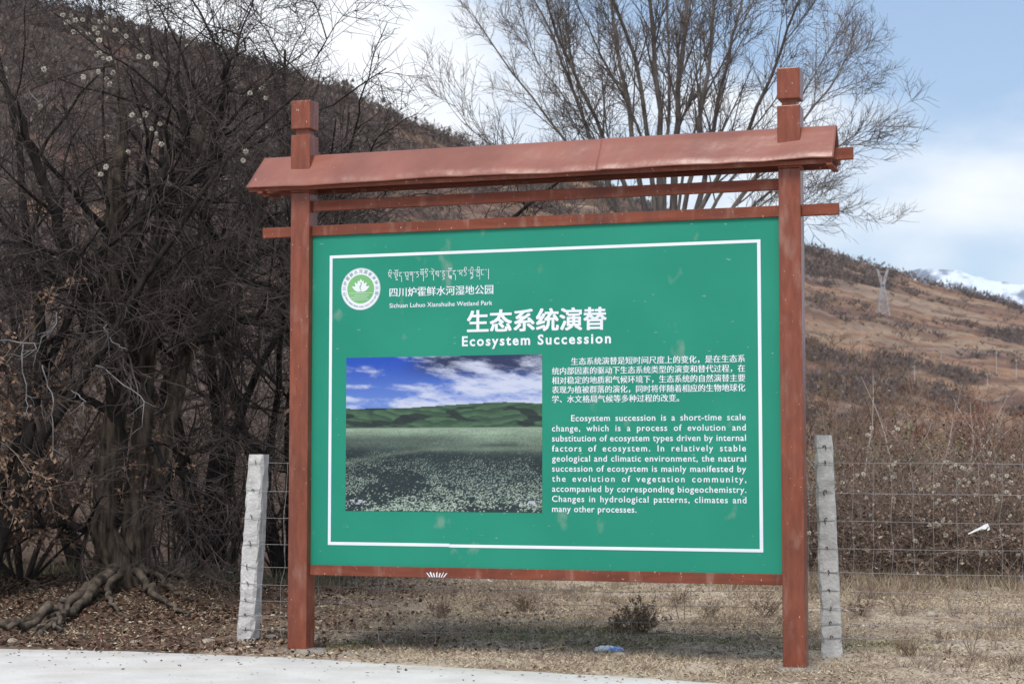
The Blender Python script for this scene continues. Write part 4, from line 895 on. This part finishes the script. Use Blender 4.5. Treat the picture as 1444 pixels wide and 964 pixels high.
# ------------------------------------------------------------------ small things on the ground
def gp(px, py):
    """ground point seen at this pixel"""
    x = (px-722)/F; y = (482-py)/F; c, s = math.cos(PITCH), math.sin(PITCH); d = Vector((x, c-y*s, s+y*c)); t = -EYE/d.z
    p = Vector((d.x*t, d.y*t, 0)); 
    for _ in range(4):
        z = float(ground_z(p.x, p.y)); t = (z-EYE)/d.z; p = Vector((d.x*t, d.y*t, z))
    return p
def stone(p, r, seed, label, flat=.6, m=None, name='stone'):
    rr = np.random.default_rng(seed); n = 10; mlat = 7; V = []; 
    for i in range(mlat+1):
        th = math.pi*i/mlat
        for j in range(n):
            ph = 2*math.pi*j/n; d = np.array([math.sin(th)*math.cos(ph), math.sin(th)*math.sin(ph), math.cos(th)])
            k = 1+.30*(fbm(d[0]*1.5+seed, d[1]*1.5+d[2]*1.3, seed, 3)-.5)*2
            V.append(d*k*r*np.array([1.2, .9, flat]))
    Fq = [(i*n+j, (i+1)*n+j, (i+1)*n+(j+1) % n, i*n+(j+1) % n) for i in range(mlat) for j in range(n)]
    o = link(name, new_mesh(name, V, [np.array(Fq)], False), m or M_stone); o.location = p+Vector((0, 0, r*flat*.35)); o.rotation_euler = (0, 0, seed)
    return tag(o, label, 'stone', 'stones lying on the bare ground')
ST = [((295, 908), .078, 'tan rounded stone left of the left concrete post, by the road edge'), ((383, 902), .055, 'flat pale stone between the left concrete post and the sign post'), ((326, 918), .035, 'small pale stone at the foot of the left concrete post'), ((334, 907), .04, 'grey stone touching the left concrete post'), ((834, 850), .05, 'whitish stone behind the wire under the middle of the sign'), ((838, 854), .035, 'small whitish stone beside the larger one under the sign'), ((881, 830), .04, 'dark clod behind the sign below the bottom rail'), ((934, 891), .05, 'pale stone at the foot of the brown weed under the sign'),
      ((872, 924), .045, 'pale stone just in front of the food wrapper'), ((932, 930), .03, 'small stone near the road edge right of the wrapper'), ((1020, 922), .04, 'flat grey stone left of the right sign post'), ((1061, 896), .035, 'dark stone left of the right sign post'), ((1001, 921), .035, 'low grey stone near the road edge'), ((1313, 868), .06, 'pale stone on the dry grass right of the fence post'), ((1335, 872), .035, 'small pale stone beside the sprigs on the right'), ((1404, 832), .06, 'pale stone at the foot of the brambles on the right'),
      ((728, 917), .03, 'small pale stone at the verge left of the wrapper'), ((710, 918), .035, 'tan stone at the verge below the green moss'), ((559, 897), .03, 'small stone at the verge near the left sign post'), ((545, 906), .045, 'flat stone on the verge right of the left sign post'), ((980, 824), .035, 'white pebble far behind the sign'), ((633, 913), .03, 'small dark stone on the verge'), ((18, 905), .05, 'pale stone among the roots at the left edge'), ((190, 908), .04, 'brown stone on the leaf litter by the road')]
for i, ((px, py), r, lab) in enumerate(ST): stone(gp(px, py), r, 11+i, lab, random.uniform(.45, .7))
# crumpled food wrapper
p = gp(859, 919); nx, ny = 22, 12; X, Y = np.meshgrid(np.linspace(0, 1, nx), np.linspace(0, 1, ny))
edge = np.minimum(np.minimum(X, 1-X)*5, np.minimum(Y, 1-Y)*4).clip(0, 1)
Zt = .014+.030*edge**.5+(fbm(X*9, Y*5, 3, 3)-.5)*.045*edge
V = np.stack([(X-.5)*.235+(fbm(Y*6, X*2, 4)-.5)*.012, (Y-.5)*.12+(X-.5)*-.03, Zt], -1).reshape(-1, 3)
me = new_mesh('food_wrapper', V, [grid_faces(nx, ny)], False); c_ = fbm(X*4+1, Y*5, 8, 2)
C = np.where((c_ > .52)[..., None] | (X > .62)[..., None]*(c_ > .35)[..., None], np.array([.20, .36, .80]), np.array([.85, .86, .88])); C[X > .75] = (.30, .42, .80); C[(X > .3) & (X < .6) & (Y > .35) & (Y < .6)] = (.5, .62, .85); C[X < .08] = (.85, .85, .85)
set_tint(me, C.reshape(-1, 3)); o = link('food_wrapper', me, attr_mat('wrapper_film', rough=.3, spec=.6)); o.location = p; s = o.modifiers.new('thickness', 'SOLIDIFY'); s.thickness = .002
tag(o, 'crumpled white and blue food wrapper lying on the verge under the sign', 'litter')
# strips of white tape and fallen sticks
def stick(pix, r, label, m=None, name='fallen_stick', grp='sticks lying on the ground', h=.02, cat='stick'):
    pts = [gp(*q_) for q_ in pix]
    for i, q_ in enumerate(pts): q_.z += h+ (random.uniform(0, .03) if 0 < i < len(pts)-1 else 0)
    o_ = pts[0].copy(); pp = resample(pts, 12, .006)-np.array(o_); mb = MB(); mb.tube(pp, r*np.linspace(1, .5, 12), 5)
    sp_ = spawn(pp[None], np.full((1, 12), r), 3, .3, .9, 40, .18, .6, 4, .2, .0, .5, .002); 
    if name == 'fallen_stick': mb.tube(*sp_, 3)
    o = mb.build(name, m or M_deadwood, sm=True); o.location = o_; return tag(o, label, cat, grp)
stick([(648, 813), (668, 818), (695, 826)], .016, 'thin white strip lying far behind the sign below the bottom rail', mat('white_strip', (.75, .75, .75)), 'white_strip', None, .05, 'litter')
stick([(765, 921), (790, 919), (812, 920)], .010, 'pale dry stick lying on the verge left of the wrapper', mat('tan_stick', (.40, .31, .2)))
stick([(798, 908), (815, 902), (838, 884)], .007, 'dark thin stick lying under the sign left of the brown weed', M_twigb)
stick([(985, 925), (1012, 923), (1040, 918)], .008, 'pale crooked stick near the right sign post', M_twigb)
stick([(262, 838), (290, 815), (322, 800)], .014, 'pale broken branch propped in the thicket left of the concrete post', M_deadwood, h=.25)
stick([(330, 835), (300, 828), (282, 842)], .014, 'pale bleached branch lying behind the left concrete post', M_deadwood, h=.18)
stick([(1345, 830), (1390, 823), (1420, 828)], .010, 'long pale stick at the foot of the right brambles', mat('straw_stick', (.42, .34, .24)))
stick([(885, 895), (950, 897), (1000, 896)], .006, 'long thin stick lying on the moss below the sign', M_twigb)
# dry weeds
M_weed = mat('weed_stalks', (0.17, 0.125, 0.09), (0.33, 0.25, 0.185), scale=3, rough=.9, spec=.1)
def weed(px, py, h, n, spread, label, seed, m=None, fine=2, leaf=0, lm=None):
    global rng
    rng = np.random.default_rng(seed); p = gp(px, py); t_ = thing('dry_weed', label, 'weed', p, 0, 'withered weeds on the bare ground')
    S = np.tile(np.array(p), (n, 1))+np.concatenate([rng.normal(0, .03, (n, 2)), np.zeros((n, 1))], 1); D = np.concatenate([rng.normal(0, spread, (n, 2)), np.ones((n, 1))], 1)
    P, R = grow(S, D, h*rng.uniform(.6, 1.1, n), np.full(n, .0035), .5, 6, .07, .0)
    b = spawn(P, R, 5, .25, 1, 38, h*.35, .7, 4, .1, .05, .5, .0020); mb = MB(); mb.tube(P, R, 3); mb.tube(*b, 3)
    if fine > 1: c = spawn(*b, 4, .2, 1, 40, h*.16, .8, 3, .12, .03, .6, .0016); mb.tube(*c, 3)
    local(mb, t_).build('stalks', m or M_weed, t_)
    if leaf: mb = MB(); leaves_on(b[0], leaf, .03, mb); local(mb, t_).build('dry_leaves', lm or M_bramble, t_, kind='stuff')
weed(905, 893, .30, 40, .75, 'dense brown withered weed clump under the right half of the sign', 1, None, 2, 3)
weed(870, 890, .20, 20, .8, 'small brown weed clump left of the dense one under the sign', 2, None, 2, 1)
weed(955, 872, .30, 2, .1, 'single dark upright stalk below the bottom rail', 3, M_twig, 1)
weed(1275, 868, .42, 14, .55, 'spreading reddish dry weed on the pale ground right of the fence post', 4, None, 2)
weed(1215, 868, .20, 16, .8, 'low dry weed beside the foot of the right concrete post', 5, None, 2, 1)
weed(1348, 862, .45, 2, .10, 'thin upright stalk on the pale ground right of the reddish weed', 6, None, 1)
weed(1372, 925, .30, 5, .4, 'thin weed sprig on the pale ground near the lower right corner', 7, None, 1)
weed(1410, 915, .42, 4, .2, 'tall thin weed stalks at the right edge', 8, None, 1)
weed(1285, 925, .18, 18, .8, 'low tan weed tuft at the bottom right of the photo', 9, None, 2)
weed(740, 862, .20, 24, .9, 'low brown weed under the middle of the sign', 10, None, 2, 1)
weed(1080, 870, .24, 20, .8, 'brown weed left of the right sign post', 11, None, 2, 1)
weed(1000, 872, .2, 14, .8, 'low grey weed under the right part of the sign', 12, None, 2)
weed(620, 870, .16, 20, 1.0, 'low dark weed under the picture side of the sign', 13, None, 2, 1)
weed(475, 873, .18, 12, 1.0, 'dark weed just right of the left sign post', 14, None, 2)
weed(140, 913, .22, 3, .15, 'small orange-brown sprig on the leaf litter by the road', 15, M_redtwig, 1)
weed(180, 911, .18, 3, .35, 'leaning pale sprig on the leaf litter by the road', 16, M_redtwig, 1)
weed(1150, 838, .3, 18, .6, 'brown weed between the right sign post and the concrete post', 17, None, 2)
weed(1230, 845, .3, 20, .7, 'faded weed in front of the brambles right of the fence post', 18, None, 2)
weed(1330, 905, .14, 12, .9, 'low sprawling weed at lower right', 19, None, 2)
weed(960, 850, .2, 16, .8, 'faint brown weed far behind the sign on the right', 20, None, 2)

# ground cover that nobody could count
rng = np.random.default_rng(77)
def scatter(n, x0, x1, y0, y1, keepf):
    x = rng.uniform(x0, x1, n); y = rng.uniform(y0, y1, n); k = rng.uniform(0, 1, n) < keepf(x, y)*(1-(y < road_edge(x)+.03)); x, y = x[k], y[k]
    return np.stack([x, y, ground_z(x, y)], 1)
def flat_leaves(P, size, mb, lift=.02, tilt=.45):
    n = len(P); d = nrm(np.stack([rng.normal(0, 1, n), rng.normal(0, 1, n), rng.normal(0, tilt, n)], 1)); w = nrm(np.cross(d, np.stack([rng.normal(0, tilt, n), rng.normal(0, tilt, n), np.ones(n)], 1)))
    sz = (size*rng.uniform(.4, 1.3, n))[:, None]; S = P+np.stack([np.zeros(n), np.zeros(n), rng.uniform(.002, lift, n)], 1)-d*sz*.5
    mb.quads(np.stack([S, S+d*sz*.45+w*sz*.3, S+d*sz, S+d*sz*.5-w*sz*.3], 1))
def leftish(x, y): return smooth(0.5, -2.6, x+(fbm(x*1.3, y*1.3, 5, 3)-.5)*2.5)*smooth(13.2, 14.4, y+(fbm(x*3, y*2, 6)-.5)*.8)
mb = MB(); P = scatter(90000, -8.5, 3, 13.0, 24, lambda x, y: leftish(x, y)*(.35+.65*smooth(.35, .6, fbm(x*1.5, y*1.5, 12, 3)))*np.clip(1.4-(y-14)*.09, .25, 1)); flat_leaves(P, .05, mb, .03); mb.build('leaf_litter', M_litter, kind='stuff')
mb = MB(); P = scatter(300000, -5, 8, 11.3, 24, lambda x, y: (1-.8*leftish(x, y))*(.15+.85*smooth(.36, .62, fbm(x*1.4, y*1.4, 13, 4)))*smooth(-.15, .5, y-road_edge(x)))
n = len(P); h = rng.uniform(.02, .075, n)*(.6+.8*fbm(P[:, 0]*.8, P[:, 1]*.8, 14, 2)); d = np.stack([rng.normal(0, .8, n), rng.normal(0, .8, n), np.ones(n)*.55], 1); d = nrm(d)*h[:, None]; w = nrm(np.cross(d, rng.normal(0, 1, (n, 3))))*.0035
mb.tris(np.stack([P-w, P+w, P+d], 1)); mb.build('dry_grass', M_grass, kind='stuff')
mb = MB(); P = scatter(110000, -5, 8, 11.3, 24, lambda x, y: .25+.75*smooth(.45, .6, fbm(x*2.1, y*2.1, 15, 3))); flat_leaves(P, .035, mb, .015, .3); mb.build('straw_litter', M_grass, kind='stuff')
mb = MB(); P = scatter(14000, -1.6, 3.4, 14.1, 15.9, lambda x, y: smooth(.47, .62, fbm(x*1.3, y*2.4, 31, 4)));
n = len(P); d = nrm(np.stack([rng.normal(0, .6, n), rng.normal(0, .6, n), np.ones(n)], 1))*rng.uniform(.012, .035, (n, 1)); w = nrm(np.cross(d, rng.normal(0, 1, (n, 3))))*.004; mb.tris(np.stack([P-w, P+w, P+d], 1)); mb.build('green_moss', M_green_grass, kind='stuff')
# small withered tufts
P = scatter(1500, -4.5, 8, 12.4, 22, lambda x, y: smooth(.40, .62, fbm(x*.9, y*.9, 16, 3))*smooth(.1, .8, y-road_edge(x))*(.3+.7*(1-leftish(x, y))))
S_ = np.repeat(P, 16, 0)+np.concatenate([rng.normal(0, .035, (len(P)*16, 2)), np.zeros((len(P)*16, 1))], 1)
P1, R1 = grow(S_, np.stack([rng.normal(0, .8, len(S_)), rng.normal(0, .8, len(S_)), np.ones(len(S_))], 1), np.repeat(rng.uniform(.05, .17, len(P)), 16)*rng.uniform(.5, 1.2, len(S_)), np.full(len(S_), .0022), .4, 4, .22, -.05)
mb = MB(); mb.tube(P1, R1, 3); mb.build('dry_tufts', M_twigb, kind='stuff')
# pebbles and crumbs of soil
mb = MB(); P = scatter(5000, -5, 7, 11.3, 22, lambda x, y: .3+.7*smooth(.8, 0, y-road_edge(x)-.4)); oct_ = np.array([(1, 0, 0), (0, 1, 0), (-1, 0, 0), (0, -1, 0), (0, 0, .7), (0, 0, -.4)]); fo = np.array([(0, 1, 4), (1, 2, 4), (2, 3, 4), (3, 0, 4)])
n = len(P); V = P[:, None]+oct_[None]*(rng.uniform(.004, .016, (n, 1, 1))*rng.uniform(.6, 1.3, (n, 6, 1))); mb.add(V.reshape(-1, 3), (fo[None]+np.arange(n)[:, None, None]*6).reshape(-1, 3)); mb.build('gravel', M_stone, kind='stuff')
# grit and dead leaves blown on to the road
P = np.stack([rng.uniform(-4.5, 1.2, 260), np.zeros(260), np.full(260, .014)], 1); P[:, 1] = road_edge(P[:, 0])-.1-rng.exponential(.5, 260); mb = MB(); flat_leaves(P, .03, mb, .006, .2); mb.build('road_grit', M_litter, kind='stuff')
# dead grass at the foot of the right brambles
mb = MB(); P = scatter(26000, 2.3, 9, 20.5, 23.2, lambda x, y: .4+.6*fbm(x*2, y*2, 18, 2)); n = len(P); d = nrm(np.stack([rng.normal(0, .45, n), rng.normal(0, .45, n), np.ones(n)], 1))*rng.uniform(.06, .28, (n, 1)); w = nrm(np.cross(d, rng.normal(0, 1, (n, 3))))*.004; mb.tris(np.stack([P-w, P+w, P+d], 1)); mb.build('tall_dry_grass', M_grass, kind='stuff')
mb = MB(); P = scatter(12000, -9, -1.9, 18.0, 22, lambda x, y: .5+.5*fbm(x*2, y*2, 19, 2)); n = len(P); d = nrm(np.stack([rng.normal(0, .5, n), rng.normal(0, .5, n), np.ones(n)], 1))*rng.uniform(.06, .3, (n, 1)); w = nrm(np.cross(d, rng.normal(0, 1, (n, 3))))*.005; mb.tris(np.stack([P-w, P+w, P+d], 1)); mb.build('shaded_grass', leaf_mat('faded_grass', (.10, .09, .055), (.26, .22, .14), (.16, .14, .085)), kind='stuff')

# ------------------------------------------------------------------ the air
mb = MB(); mb.box(-2700, 8200, -60, 9700, -6, 1300); hz = mb.build('haze', None); tag(hz, kind='stuff')
m = bpy.data.materials.new('haze'); m.use_nodes = True; m.node_tree.nodes.clear()
v_o = N(m.node_tree.nodes, 'ShaderNodeOutputMaterial'); v_p = N(m.node_tree.nodes, 'ShaderNodeVolumePrincipled'); v_p.inputs['Density'].default_value = 0.00003; v_p.inputs['Color'].default_value = (0.90, 0.95, 1.0, 1); v_p.inputs['Anisotropy'].default_value = 0.2
m.node_tree.links.new(v_p.outputs[0], v_o.inputs['Volume']); hz.data.materials.append(m)
